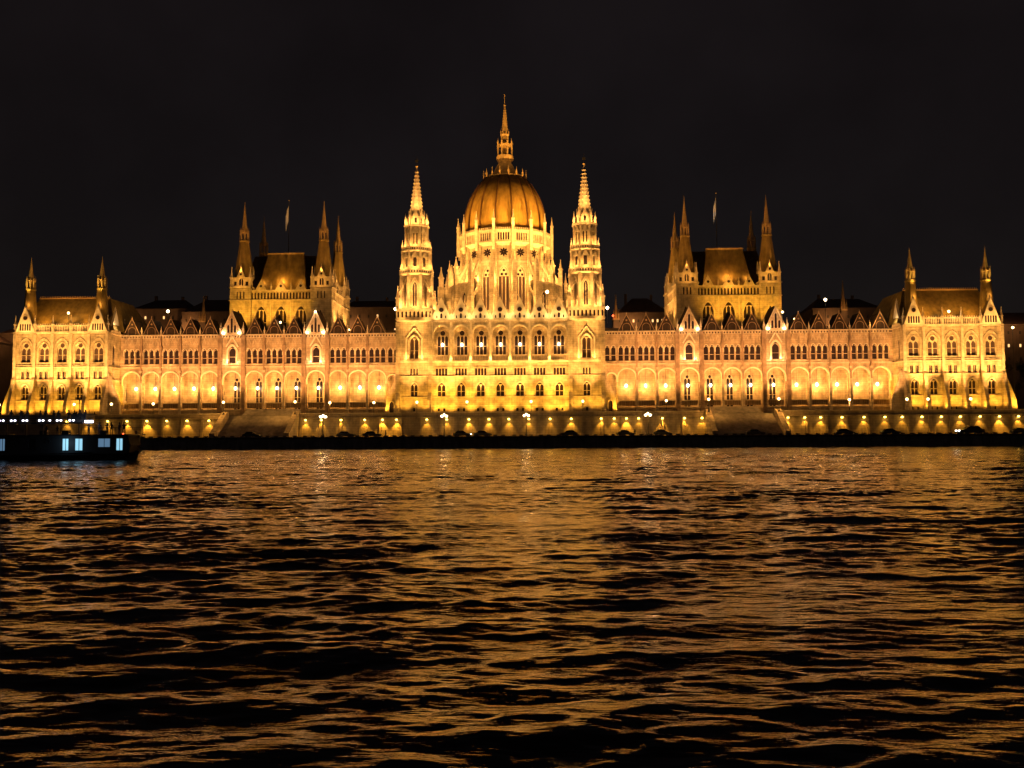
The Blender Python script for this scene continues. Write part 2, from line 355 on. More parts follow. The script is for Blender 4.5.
    for k in range(8):
        a = 2 * PI * (k + .5) / 8; px, py = cx + 4.0 * math.sin(a), cy - 4.0 * math.cos(a)
        g.box(px - .28, px + .28, py - .28, py + .28, 48, 53.4, 'trim'); g.pinn(px, py, 53.4, 3.2, .45)
        g.frame(cx, cy, 2 * PI * k / 8, 3.45); g.prism([(-1.0, 51.4), (1.0, 51.4), (0, 53.2)], -.3, 0, 'trim'); g.reset()
    oring(g, cx, cy, 3.95, 53.3, 54.3)
    octa(g, cx, cy, 2.75, 54.3, 60.2, [(-.42, .36, 55.2, 58.4, 'l'), (.42, .36, 55.2, 58.4, 'l')])
    for k in range(8):
        a = 2 * PI * (k + .5) / 8; px, py = cx + 3.15 * math.sin(a), cy - 3.15 * math.cos(a)
        g.box(px - .24, px + .24, py - .24, py + .24, 54.3, 60.2, 'trim'); g.pinn(px, py, 60.6, 3.4, .4)
        g.frame(cx, cy, 2 * PI * k / 8, 2.75); g.prism([(-.9, 58.2), (.9, 58.2), (0, 60.1)], -.28, 0, 'trim'); g.reset()
    g.lathe(cx, cy, [(2.9, 60.0), (3.7, 60.3), (3.7, 60.6), (2.4, 60.8)], 8, 'trim')
    sub('upper_stage', g, t)
    g = MB(); octa(g, cx, cy, 2.05, 60.7, 63.6, [(0, .7, 61.2, 62.8, 'a')], m='trim')
    for k in range(8):
        g.frame(cx, cy, 2 * PI * k / 8, 2.05); g.prism([(-.8, 62.9), (.8, 62.9), (0, 65.0)], -.15, .1, 'trim'); g.reset()
    g.lathe(cx, cy, [(2.25, 63.4), (1.75, 64.6), (.22, 76.6), (.12, 77.3)], 8, 'trim')
    for k in range(8):
        a = PI / 8 + 2 * PI * k / 8
        for i in range(11):
            z = 65.2 + i * 1.05; r = 1.7 - (z - 64.6) * .125
            if r > .25: g.lathe(cx + (r + .08) * math.cos(a), cy + (r + .08) * math.sin(a), [(.05, z - .16), (.3, z + .02), (.05, z + .3)], 4, 'trim')
    g.lathe(cx, cy, [(.1, 77), (.45, 77.5), (.1, 77.9), (.05, 78.2)], 6, 'gold'); g.bar((cx, cy, 78), (cx, cy, 80.3), .09, 'iron')
    g.box(cx - .4, cx + .4, cy - .05, cy + .05, 78.6, 79.3, 'iron')
    sub('spire', g, t)
    # lights
    light('SPOT', (s * 32.5, 0.2, 9.4), 1700, DEEP, (s * 29, 2.2, 14), 90, .9); light('SPOT', (s * 32.5, 4.2, 10.6), 1200, DEEP, (s * 30, 7.5, 16), 90, .9)
    for q in (-1, 1):
        light('SPOT', (cx + q * 2.6, -4.6, 9.3), 1100, DEEP, (cx + q * 2.2, -.6, 14), 90, .9)
        light('POINT', (cx + q * 2.2, Y - 1.2, 23.8), 110, YEL, rad=.15)
        light('POINT', (cx + q * 3.4, Y - 1.2, 34.8), 60, YEL)
    light('SPOT', (cx, -9, 9.6), 62000, YEL, (cx, 1, 50), 26, .9, .3); light('SPOT', (cx, -7.5, 9.6), 11500, YEL, (cx, -.6, 28), 60, .8, .4)
    for k in range(8):
        a = 2 * PI * k / 8
        fr = lambda r, z: (cx + r * math.sin(a), cy - r * math.cos(a), z)
        if math.cos(a) < -.8: continue
        light('POINT', fr(5.2, 38.2), 230, YEL); light('POINT', fr(6.4, 42.5), 330, YEL); light('POINT', fr(4.9, 48.9), 220, YEL)
        light('POINT', fr(4.1, 55.0), 180, YEL); light('POINT', fr(3.4, 61.5), 170, YEL)
    for k in (-1, 1): light('SPOT', (cx + k * 9, -14, 35) if k * s < 0 else (cx + k * 9, -2, 33), 9000, YEL, (cx, cy, 70), 34, .9, .3) if k * s < 0 else None
    [light('SPOT', (cx + q * 3.2, -3.0, 61.5), 3600, YEL, (cx, cy, 71), 55, .9, .1) for q in (-1, 1)]
    return t
corner_tower(-1); corner_tower(1)

# ---- dome
DX, DY, N16 = 0.0, 40.0, 16
b = MB(); fa = 13.0; fw = fa * math.tan(PI / 16)
for k in range(16):
    b.frame(DX, DY, 2 * PI * k / 16, fa)
    b.wall(-fw, fw, 33, 55.0, [(0, 3.0, 40.5, 53.6, 'l')], d=.6); b.wall(-fw, fw, 55.0, 61, [], d=.1)
    b.poly([(x, .5, z) for x, z in arch(0, 3.0, 40.5, 53.6, 'l')], 'glassw')
    for q in (-.55, .55): b.box(q - .1, q + .1, .2, .4, 40.5, 50.5, 'trim')
    b.prism([(-1.5, 50.6), (1.5, 50.6), (1.3, 51.8), (.1, 53.6), (-.1, 53.6), (-1.3, 51.8)], .22, .4, 'trim')
    for qx, qz in ((-.62, 51.2), (.62, 51.2), (0, 52.4)): b.disc(qx, qz, .42, .2, 'glass', 10)
    b.band(0, 3.0, 44, 53.6, 'l', .3, -.25, 0, 'trim'); b.box(-fw, fw, -.25, 0, 55.0, 55.35, 'trim')
    # star window: eight petals round a boss
    for j in range(8):
        a = 2 * PI * j / 8
        b.poly([(0.22 * math.cos(a + 1.2), -.02, 57.9 + .22 * math.sin(a + 1.2)), (1.0 * math.cos(a + .3), -.02, 57.9 + 1.0 * math.sin(a + .3)), (1.45 * math.cos(a), -.02, 57.9 + 1.45 * math.sin(a)), (1.0 * math.cos(a - .3), -.02, 57.9 + 1.0 * math.sin(a - .3)), (.22 * math.cos(a - 1.2), -.02, 57.9 + .22 * math.sin(a - 1.2))], 'glass')
    b.reset()
    a = 2 * PI * (k + .5) / 16; sx, cyy = math.sin(a), -math.cos(a)
    b.lathe(DX + 13.6 * sx, DY + 13.6 * cyy, [(.75, 33), (.75, 60.5), (1.0, 61)], 6, 'stone')
drum = part('dome_drum', b)
g = MB(); ga = 14.3; gw = ga * math.tan(PI / 16)
for k in range(16):
    g.frame(DX, DY, 2 * PI * k / 16, ga)
    g.wall(-gw, gw, 60.9, 64.6, [(-1.85 + .74 * i + .37, .5, 61.3, 63.8, 'a') for i in range(5)], d=.6, m='trim')
    g.poly([(-1.9, .58, 61.2), (1.9, .58, 61.2), (1.9, .58, 63.8), (-1.9, .58, 63.8)], 'glass')
    g.box(-gw - .05, gw + .05, -.22, 0, 64.2, 64.55, 'trim'); g.box(-gw - .05, gw + .05, -.25, 0, 60.6, 60.95, 'trim')
    for i in range(9): g.box(-gw + .1 + i * .64, -gw + .36 + i * .64, -.1, .12, 64.55, 65.2, 'trim')
    g.reset(); a = 2 * PI * (k + .5) / 16; px, py = DX + 14.9 * math.sin(a), DY - 14.9 * math.cos(a)
    g.box(px - .42, px + .42, py - .42, py + .42, 58.5, 65.2, 'trim'); g.pinn(px, py, 65.2, 5.4, .8)
g.lathe(DX, DY, [(14.55, 60.7), (13.2, 59.9)], 16, 'trim', cap=False); g.lathe(DX, DY, [(14.55, 64.5), (12.5, 64.6)], 16, 'trim', cap=False)
sub('gallery', g, drum)
for k in range(16):    # outer ring: piers, flying buttresses, low walls
    kk = min(k, 16 - k); a = 2 * PI * (k + .5) / 16
    g = MB(); ka = min(k + .5, 15.5 - k)
    r = 17.6
    g.frame(DX, DY, a, r)
    g.box(-.55, .55, -.6, .9, 33, 51.5, 'stone'); g.box(-.7, .7, -.75, 1.0, 44, 44.4, 'trim'); g.pinn(0, 0, 51.5, 5.8, 1.05)
    g.prismx([(.9, 49.5), (.9, 51.0), (4.5, 57.5), (4.5, 55.5)], -.3, .3, 'trim'); g.prismx([(.9, 44), (.9, 45), (4.5, 49.0), (4.5, 47.6)], -.25, .25, 'trim')
    g.reset(); sub('flying_buttress', g, drum)
b = MB(); fa2 = 17.0; fw2 = fa2 * math.tan(PI / 16)
for k in range(2, 15):
    b.frame(DX, DY, 2 * PI * k / 16, fa2); b.wall(-fw2, fw2, 33, 48.6, [(0, 1.9, 39.5, 46.0, 'a')], d=.5)
    b.poly([(x, .4, z) for x, z in arch(0, 1.9, 39.5, 46.0, 'a')], 'glass'); b.box(-.08, .08, .2, .39, 39.5, 45, 'trim'); b.band(0, 1.9, 42, 46, 'a', .28, -.2, 0, 'trim')
    b.box(-fw2, fw2, -.3, 0, 48.4, 48.9, 'trim'); b.poly([(-fw2, 0, 48.8), (fw2, 0, 48.8), (fw, 4.0, 49.6), (-fw, 4.0, 49.6)], 'slate')
b.reset()
part('dome_ambulatory', b)
for s in (-1, 1):      # side turrets behind the drum
    b = MB(); tx, ty = s * 20.6, 43
    b.box(tx - 1.0, tx + 1.0, ty - 1.0, ty + 1.0, 33, 50, 'stone'); b.pinn(tx, ty, 50, 6.5, 1.4); b.pinn(tx - s * 1.6, ty + 2, 48, 6.5, 1.0); b.box(tx - s * 1.6 - .5, tx - s * 1.6 + .5, ty + 1.5, ty + 2.5, 33, 48, 'stone')
    part('stair_turret', b)
b = MB()
prof = [(12.9, 64.8), (12.95, 66), (12.9, 68), (12.7, 70.4), (12.25, 73), (11.6, 75.2), (10.7, 77.4), (9.6, 79.4), (8.4, 81.2), (7.1, 82.8), (6.6, 83.3)]
b.lathe(DX, DY, prof, 64, 'dome', rot=0, cap=False)
dm = part('dome', b, smooth=True)
for k in range(16):
    g = MB(); a = 2 * PI * (k + .5) / 16; s_, c_ = math.sin(a), -math.cos(a)
    for (r0, z0), (r1, z1) in zip(prof, prof[1:]):
        wv = .55
        v = []
        for r, z in ((r0, z0), (r1, z1)):
            for dr, wq in ((-.1, wv), (.32, wv * .6)):
                for q in (-1, 1): v.append((DX + (r + dr) * s_ + q * wq / 2 * c_, DY + (r + dr) * c_ - q * wq / 2 * s_, z))
        g.add(v, [(0, 2, 6, 4), (2, 3, 7, 6), (3, 1, 5, 7)], 'rib')
    sub('rib', g, dm)
b = MB()
b.lathe(DX, DY, [(6.7, 83.1), (6.95, 83.4), (6.95, 83.6), (6.6, 83.7), (4.9, 84.7), (3.5, 86.0), (2.9, 87.3), (2.1, 88.6), (2.1, 89.3), (2.7, 89.8), (2.75, 90.9), (2.2, 91.2)], 16, 'gold')
for k in range(16):
    a = 2 * PI * (k + .5) / 16; px, py = DX + 6.8 * math.sin(a), DY - 6.8 * math.cos(a)
    b.pinn(px, py, 83.5, 2.6, .42, 'gold')
for k in range(8):
    a = 2 * PI * (k + .5) / 8; px, py = DX + 2.35 * math.sin(a), DY - 2.35 * math.cos(a)
    b.box(px - .22, px + .22, py - .22, py + .22, 91, 94.3, 'gold'); b.pinn(px, py, 94.3, 2.3, .42, 'gold')
b.lathe(DX, DY, [(1.3, 91), (1.3, 94.2), (2.3, 94.3), (2.3, 94.7), (1.4, 95.6), (1.25, 97.4), (1.45, 97.7), (1.45, 98.1), (1.0, 98.5), (.28, 106.6), (.1, 107.2)], 8, 'gold')
for k in range(8):
    a = 2 * PI * (k + .5) / 8
    b.pinn(DX + 1.35 * math.sin(a), DY - 1.35 * math.cos(a), 98.0, 1.7, .28, 'gold')
    for i in range(9):
        z = 99 + i * .85; r = 1.0 - (z - 98.5) * .089
        b.lathe(DX + (r + .05) * math.sin(a), DY - (r + .05) * math.cos(a), [(.04, z - .1), (.15, z), (.04, z + .2)], 4, 'gold')
b.lathe(DX, DY, [(.08, 107), (.42, 107.5), (.08, 108)], 6, 'gold'); b.bar((DX, DY, 107.8), (DX, DY, 111.0), .15, 'gold'); b.box(DX - .45, DX + .45, DY - .05, DY + .05, 109.6, 109.75, 'iron')
part('lantern_spire', b)
for k in range(16):
    a = 2 * PI * (k + .5) / 16
    if math.cos(a) < -.3: continue
    fr = lambda r, z: (DX + r * math.sin(a), DY - r * math.cos(a), z)
    pw = 1.0 if math.sin(a) > -.2 else .55
    light('SPOT', fr(16.4, 64.8), 420 * pw, GOLD, fr(10.8, 76.5), 80, .9)
    light('POINT', fr(15.6, 49.5), 430, YEL)
    light('SPOT', fr(17.4, 57.6), 170, YEL, fr(14, 62.5), 110, .9)
for k in range(16):
    a = 2 * PI * k / 16
    if math.cos(a) < -.3: continue
    fr = lambda r, z: (DX + r * math.sin(a), DY - r * math.cos(a), z)
    light('POINT', fr(16.0, 38.0 if math.cos(a) > .8 else 50.4), 600 if math.cos(a) > .8 else 300, YEL)
    light('POINT', fr(20.6, 40), 750, YEL); light('POINT', fr(15.4, 54.5), 210, YEL)
for k in range(8): a = 2 * PI * k / 8; light('POINT', (DX + 4.4 * math.sin(a), DY - 4.4 * math.cos(a), 90.0), 28, YEL)
light('SPOT', (9, 4, 41), 8500, YEL, (5, 27, 58), 62, .9, .3); light('SPOT', (-9, 4, 41), 8500, YEL, (-5, 27, 58), 62, .9, .3); light('SPOT', (0, 3, 41), 7500, GOLD, (0, 38, 99), 13, .9, .3)
light('SPOT', (15, 4, 38), 100000, GOLD, (2, 30, 76), 36, .9, .3); light('SPOT', (-15, 4, 38), 50000, GOLD, (-2, 30, 76), 36, .9, .3); light('SPOT', (31, 14, 34), 120000, GOLD, (8, 36, 75), 30, .9, .3); light('SPOT', (-31, 14, 34), 85000, GOLD, (-8, 36, 75), 30, .9, .3)

# ---- wings
WX = [103.6, 98.1, 92.6, 87.05, 81.5, 75.2, 68.9, 63.4, 57.9, 51.65, 45.5, 39.95, 34.55]
BE = [106.9, 100.85, 95.35, 89.8, 84.3, 78.5, 71.9, 66.15, 60.65, 54.95, 48.35, 42.75, 37.25, 27.9]
def wing(s):
    Y = 7.5; b = MB(); lm = []
    b.T = np.array([[1, 0, 0, 0], [0, 1, 0, Y], [0, 0, 1, 0], [0, 0, 0, 1.]])
    lo, hi = sorted((BE[0] * s, BE[-1] * s))
    b.wall(lo, hi, 8.5, 10.4, [], m='pink')
    arcs = [(x * s, 4.85, 10.5, 21.0, 'c') for x in WX] + [(30.3 * s, 2.6, 10.5, 19.8, 'c')]
    b.wall(lo, hi, 10.4, 22.5, arcs, d=.8, m='pink')
    ops = []
    for i, x in enumerate(WX):
        if i in (5, 9): ops.append((x * s, 2.1, 23.4, 28.2, 'a'))
        else: ops += [((x + q * 1.62) * s, 1.3, 23.3, 27.5, 'a') for q in (-1, 0, 1)]
    ops += [(30.9 * s, 1.3, 23.3, 27.5, 'a'), (29.2 * s, 1.3, 23.3, 27.5, 'a')]
    b.wall(lo, hi, 22.5, 31.2, ops, d=.4, m='pink')
    for cx, w, zb, zt, k in arcs: b.band(cx, w, 17.4, zt, 'c', .33, -.26, 0, 'white')  # rings in brighter stone: near lamplight painted into the colour
    for cx, w, zb, zt, k in ops: b.band(cx, w, 25.6, zt, 'a', .15, -.16, 0, 'white')
    for x in (WX[5], WX[9]):
        x *= s; b.band(x, 2.1, 23.4, 28.2, 'a', .5, -.3, 0, 'white')
        for e in (-1, 1): b.bar((x + e * 1.7, -.25, 28.0), (x, -.25, 30.9), .3, 'white')
    for i, x in enumerate(WX):      # blind pointed arches above the windows
        if i not in (5, 9):
            for q in (-1, 0, 1):
                for e in (-1, 1): b.bar(((x + q * 1.62 + e * .55) * s, -.06, 28.6), ((x + q * 1.62) * s, -.06, 30.3), .13, 'trim')
    n = int((hi - lo) / .8)
    for i in range(n): b.box(lo + i * .8, lo + i * .8 + .38, -.42, -.05, 30.5, 31.15, 'trim')
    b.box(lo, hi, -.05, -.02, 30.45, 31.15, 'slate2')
    for z, p, h in ((10.2, .2, .25), (22.2, .3, .4), (22.95, .22, .2), (30.45, .14, .2), (31.15, .55, .35)): b.box(lo, hi, -p, 0, z, z + h, 'trim')
    for i, x in enumerate(BE[1:-1]):
        x *= s
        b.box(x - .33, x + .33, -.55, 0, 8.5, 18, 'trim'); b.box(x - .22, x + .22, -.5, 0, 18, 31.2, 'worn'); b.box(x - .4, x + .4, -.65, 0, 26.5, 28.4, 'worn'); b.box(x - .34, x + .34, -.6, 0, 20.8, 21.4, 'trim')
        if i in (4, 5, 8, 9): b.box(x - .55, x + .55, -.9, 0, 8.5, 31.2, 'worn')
        b.pinn(x, -.15, 31.5, 2.3, .42)
    # back wall of the arcade, floor, vault, cross piers
    b.wall(lo, hi, 10.4, 21.9, [(x * s, 1.9, 10.6, 19.6, 'a') for x in WX[5:10]], y=4.0, d=.3, m='pink')
    b.box(lo, hi, .8, 4, 10.2, 10.4, 'pave'); b.box(lo, hi, .8, 4.0, 21.9, 22.1, 'pink')
    for x in BE[1:-1]: b.box(x * s - .45, x * s + .45, .8, 1.4, 10.4, 21.9, 'pink'); b.band(x * s, .01, 20, 21, 'a', .1, 1.0, 1.1, 'trim')
    # low lattice in the arches
    for i, x in enumerate(WX):
        for q in range(9): b.box(x * s - 2.1 + q * .5, x * s - 1.9 + q * .5, .3, .45, 10.9, 12.2, 'worn')
        b.box(x * s - 2.2, x * s + 2.2, .25, .5, 12.2, 12.4, 'trim'); b.box(x * s - 2.2, x * s + 2.2, .46, .5, 10.9, 12.2, 'tile')
    b.reset()
    b.box(lo, hi, 30, 31, 8.5, 31.2, 'stone')
    w = part('wing', b)
    for i, x in enumerate(WX):
        if i in (5, 9): win(w, x * s, Y + .3, 23.4, 2.1, 4.8, 1, 'a')
        else:
            for q in (-1, 0, 1): win(w, (x + q * 1.62) * s, Y + .28, 23.3, 1.3, 4.2, 1, 'a', trans=True)
        if 5 <= i <= 9: win(w, x * s, Y + 4.2, 10.6, 1.9, 9.0, 2, 'a', True)
    for x in (30.9, 29.2): win(w, x * s, Y + .28, 23.3, 1.3, 4.2, 1, 'a', trans=True)
    # roof
    g = MB(); g.add([(lo, Y + .6, 31.4), (hi, Y + .6, 31.4), (hi, Y + 5.5, 33.0), (lo, Y + 5.5, 33.0), (lo, 31, 31.4), (hi, 31, 31.4)], [(0, 1, 2, 3), (3, 2, 5, 4), (0, 3, 4), (1, 5, 2)], 'slate')
    sub('roof', g, w)
    for i, x in enumerate(WX):
        g = MB(); x *= s
        if i in (5, 9):
            g.prism([(x - 2.9, 31.5), (x + 2.9, 31.5), (x, 37.6)], Y - .75, Y - .1, 'pink')
            for e in (-1, 1): g.bar((x + e * 2.95, Y - .85, 31.5), (x, Y - .85, 37.8), .28, 'trim')
            for q, h in ((-1, 34.1), (0, 36.0), (1, 34.1)):
                g.poly([(xx, Y - .77, z) for xx, z in arch(x + q * .95, .62, 31.9, h, 'a')], 'glass'); g.band(x + q * .95, .62, 32.0, h, 'a', .12, Y - .84, Y - .75, 'trim')
            g.pinn(x, Y - .4, 37.2, 1.8, .34)
            for e in (-1, 1): g.pinn(x + e * 3.15, Y - .4, 31.5, 3.4, .5)
            g.prism([(x - 3.3, 31.5), (x + 3.3, 31.5), (x, 38.2)], Y - .05, Y + 7, 'slate')
        else:
            g.prism([(x - 2.25, 31.5), (x + 2.25, 31.5), (x, 36.0)], Y - .25, Y + 5.5, 'slate')
            for e in (-1, 1): g.bar((x + e * 2.3, Y - .3, 31.55), (x, Y - .3, 36.15), .15, 'worn')
            g.band(x, 2.1, 31.6, 33.6, 'c', .1, Y - .32, Y - .24, 'worn'); g.disc(x, 34.5, .28, Y - .26, 'worn', 6); g.pinn(x, Y - .2, 35.8, 1.1, .2, 'pink')
        sub('gable', g, w)
        if i in (6, 7, 8, 5, 9):
            g = MB(); zt = {6: 36.9, 7: 37.6, 8: 36.9, 5: 38.8, 9: 38.8}[i]
            g.lathe(x, Y + 4.6, [(3.5, 31.6), (.1, zt)], 4, 'slate'); sub('dormer_roof', g, w)
    for i, x in enumerate(WX):      # arcade lanterns
        x *= s; g = MB(); g.lathe(x, Y + 2.9, [(.1, 16.1), (.33, 16.3), (.36, 16.7), (.12, 17.0)], 8, 'lampw'); g.bar((x, Y + 2.9, 16.9), (x, Y + 2.9, 21.9), .07, 'iron')
        sub('hanging_lantern', g, w)
        light('POINT', (x, Y + 2.4, 16.2), round(290 * (1 + .3 * math.sin(i * 2.3 + s))), GOLD, rad=.3); light('POINT', (x, Y - .7, 17.3), 170, GOLD, rad=.15); light('POINT', (x, Y - .75, 23.15), 15, PNK, rad=.12)
    for i, x in enumerate(WX):
        if i in (5, 9):
            for e in (-1, 1):
                xx = (x * s) + e * 2.2; g = MB(); g.box(xx - .3, xx + .3, Y - 1.25, Y - .9, 31.55, 32.0, 'lampw'); sub('floodlight', g, w)
                light('POINT', (xx, Y - 1.5, 32.2), 36, (1, .6, .3)); light('POINT', (x * s + e * 1.6, Y - 1.0, 23.7), 60, (1, .62, .3), rad=.1)
    for x in (100, 89, 78, 67, 56, 45, 34): light('SPOT', (x * s, -9.3, 9.7), 13500, PNK, (x * s, Y, 26), 66, .9, .4)
    return w
wing(-1); wing(1)

# ---- pavilions
PX = [109.5, 114.5, 119.5, 124.5, 129.55]
def pavilion(s):
    b = MB(); lo, hi = sorted((106.9 * s, 132.6 * s)); c = 119.75 * s
    xs = [x * s for x in PX]
    b.wall(lo, hi, 8.5, 13.0, [(x + q * .7, .5, 9.2, 10.0, 'r') for x in xs for q in (-1, 1)], d=.4)
    b.wall(lo, hi, 13.0, 18.6, [(x, 2.0, 13.2, 17.3, 'a') for x in xs], d=.5)
    b.wall(lo, hi, 18.6, 22.5, [(x + q * .72, .85, 18.9, 20.9, 'r') for x in xs for q in (-1, 1)], d=.4)
    b.wall(lo, hi, 22.5, 31.6, [(x, 2.75, 23.4, 28.9, 'a') for x in xs], d=.5)
    for x in xs:
        b.band(x, 2.75, 26.5, 28.9, 'a', .1, -.1, 0, 'trim'); b.band(x, 3.5, 26.8, 29.9, 'a', .2, -.14, 0, 'trim'); b.band(x, 2.0, 15.4, 17.3, 'a', .3, -.2, 0, 'trim')
        for q in (-1, 1):
            b.box(x + q * .72 - .4, x + q * .72 + .4, .26, .3, 18.9, 20.9, 'glass'); b.box(x + q * .72 - .03, x + q * .72 + .03, .2, .26, 18.9, 20.9, 'trim'); b.box(x + q * .7 - .25, x + q * .7 + .25, .26, .3, 9.2, 10, 'glass')
    for z, p, h in ((12.8, .2, .25), (18.5, .22, .25), (22.0, .3, .25), (22.55, .18, .2), (31.3, .5, .5)): b.box(lo - .3, hi + .3, -p, 0, z, z + h, 'trim')
    ed = [107.0, 112.0, 117.0, 122.0, 127.0, 132.5]
    for e in ed:
        e *= s; b.box(e - .35, e + .35, -.5, 0, 18.6, 31.2, 'trim')
        b.prismx([(0, 8.5), (-3.0, 8.5), (-2.8, 11.8), (-1.2, 16.6), (-.9, 18.7), (-.5, 19.4), (0, 19.4)], e - .42, e + .42, 'stone')
    # inner and outer flanks
    for xf, o in ((lo, -1), (hi, 1)):
        b.T = np.array([[0, o * -1., 0, xf], [o * 1., 0, 0, 0], [0, 0, 1, 0], [0, 0, 0, 1.]])
        Lx = lambda y: y * o
        for z0, z1, w_, za, zb in ((8.5, 18.6, 1.5, 13.2, 17.0), (18.6, 22.5, .8, 18.9, 20.9), (22.5, 31.6, 1.5, 22.9, 28.4)):
            oo = [(Lx(y), w_, za, zb, 'a' if w_ > 1 else 'r') for y in (3.6, 12, 18, 24)]
            xa, xb = sorted((0, 30 * o)); b.wall(xa, xb, z0, z1, oo, d=.4)
            for q in oo: b.poly([(x, .35, z) for x, z in arch(*q)], 'glass')
        xa, xb = sorted((0, 30 * o))
        for z, p, h in ((12.8, .2, .25), (18.5, .22, .25), (22.0, .3, .25), (31.3, .5, .5)): b.box(xa, xb, -p, 0, z, z + h, 'trim')
        b.reset()
        for yb in (.4, 7.2) + ((14., 21., 28.) if o == s else ()):
            if yb > 1 and o != s: continue
            pts = [(xf, 8.5), (xf + o * 3.6, 8.5), (xf + o * 3.3, 12.0), (xf + o * 1.2, 17.6), (xf + o * .8, 19.6), (xf, 20.4)]
            b.prism(pts, yb, yb + .9, 'stone')
    b.box(lo, hi, 29.5, 30, 8.5, 31.6, 'stone')
    p = part('pavilion', b)
    for x in xs: win(p, x, .32, 13.2, 2.0, 4.1, 2, 'a'); win(p, x, .34, 23.4, 2.75, 5.5, 2, 'a', True, glass='glassw')
    # parapet
    g = MB()
    for k in range(5):
        x = xs[k]
        if k in (0, 4): continue
        for i in range(10): g.box(x - 2.2 + i * .46, x - 2.0 + i * .46, -.3, -.1, 31.8, 33.3, 'trim')
        g.box(x - 2.5, x + 2.5, -.4, 0, 33.3, 33.6, 'trim'); g.box(x - 2.5, x + 2.5, 0, .1, 31.8, 33.3, 'slate')
        for i in range(8): g.box(x - 2.3 + i * .62, x - 2.05 + i * .62, -.3, -.05, 33.6, 34.0, 'trim')
    g.box(lo, hi, -.3, .15, 31.78, 31.84, 'trim')
    for e in ed[1:-1]: g.pinn(e * s, -.25, 31.8, 4.6, .55)
    for e in (ed[0], ed[-1]):
        for yy in (0, 5, 10): g.pinn(e * s, yy, 31.8, 4.6, .6)
    sub('balustrade', g, p)
    for x in (xs[0], xs[4]):
        g = MB(); g.prism([(x - 2.4, 31.8), (x + 2.4, 31.8), (x, 38.4)], -.5, .2, 'white')
        for e in (-1, 1): g.bar((x + e * 2.5, -.6, 31.8), (x, -.6, 38.6), .25, 'white')
        g.disc(x, 35.6, .6, -.52, 'glass', 8); g.ring(x, 35.6, .6, .78, -.6, -.5, 'trim', 8)
        for q in range(5): g.poly([(xx, -.52, z) for xx, z in arch(x - 1.3 + q * .65, .46, 32.1, 34.0, 'a')], 'glass')
        g.pinn(x, -.2, 38.2, 1.6, .35); g.prism([(x - 2.3, 31.8), (x + 2.3, 31.8), (x, 38.0)], .25, 7, 'tile')
        sub('gable', g, p)
    for o, xf in ((-s, 106.7 * s),):    # gable over the inner flank
        g = MB(); g.prismx([(.8, 31.8), (6.4, 31.8), (3.6, 38.0)], xf - .3, xf + .3, 'white')
        g.pinn(xf, 3.6, 37.6, 1.8, .35); sub('gable', g, p)
    g = MB(); e0, e1 = sorted((105.6 * s, 133.2 * s)); r0, r1 = sorted((110.2 * s, 130.6 * s))
    g.add([(e0, .6, 32.2), (e1, .6, 32.2), (e1, 29.6, 32.2), (e0, 29.6, 32.2), (r0, 8, 42.0), (r1, 8, 42.0), (r1, 22, 42.0), (r0, 22, 42.0)], [(0, 1, 5, 4), (1, 2, 6, 5), (2, 3, 7, 6), (3, 0, 4, 7), (4, 5, 6, 7)], 'tile')
    g.box(r0, r1, 7.9, 8.2, 42.0, 42.35, 'gold')
    for i in range(42): g.box(r0 + .2 + i * .48, r0 + .3 + i * .48, 8.0, 8.1, 42.35, 42.8, 'gold')
    sub('roof', g, p)
    for x in (110.35 * s, 130.4 * s):
        for yy in (3.2,):
            g = MB(); g.lathe(x, yy, [(2.0, 32), (1.9, 35), (1.25, 43.6), (1.4, 43.7), (1.4, 44.1), (1.0, 44.2)], 8, 'tile')
            for k in range(8):
                a = 2 * PI * (k + .5) / 8; px, py = x + 1.1 * math.sin(a), yy - 1.1 * math.cos(a)
                g.box(px - .12, px + .12, py - .12, py + .12, 44.0, 46.4, 'gold'); g.pinn(px, py, 46.2, 1.5, .22, 'gold')
            g.lathe(x, yy, [(.55, 44), (.55, 46.3), (1.15, 46.4), (.75, 47.3), (.1, 52.0), (.03, 53.0)], 8, 'gold')
            sub('turret', g, p)
    # lights
    for i, e in enumerate(ed[:-1]):
        x = e * s
        for off in (1.3, 3.7): light('SPOT', (x + off * s, -3.0, 9.0), 850, DEEP, (x + off * s, 0, 14.5), 100, .9)
    for x in (111, 120, 129): light('SPOT', (x * s, -8, 9.6), 23000, YEL, (x * s, 0, 27.5), 62, .9, .4)
    for x in xs: light('POINT', (x, -1.9, 32.6), 110, YEL)
    light('POINT', (105.3 * s, 2.2, 33.2), 75, (1, .66, .3)); light('SPOT', (102.8 * s, 3.5, 9.4), 4200, DEEP, (106 * s, 4.5, 15), 90, .9); light('SPOT', (137.5 * s, -1.5, 9.3), 1900, DEEP, (134 * s, 2, 14), 90, .9)
    light('SPOT', (100 * s, 4, 33.5), 900, YEL, (107 * s, 14, 38), 100, 1); light('SPOT', (100 * s, -6, 9.5), 5500, PNK, (107 * s, 4.5, 24), 45, .9)
    for x in (113.5, 119.5, 125.5): light('SPOT', (x * s, -.9, 34.2), 1200, ORA, (x * s, 5, 39), 110, 1)
    for x in (110.35, 130.4): light('POINT', (x * s + .4, .9, 39.5), 70, YEL); light('SPOT', (x * s, .2, 41), 1500, (1, .62, .14), (x * s, 3.2, 48), 40, .9)
    return p
pavilion(-1); pavilion(1)

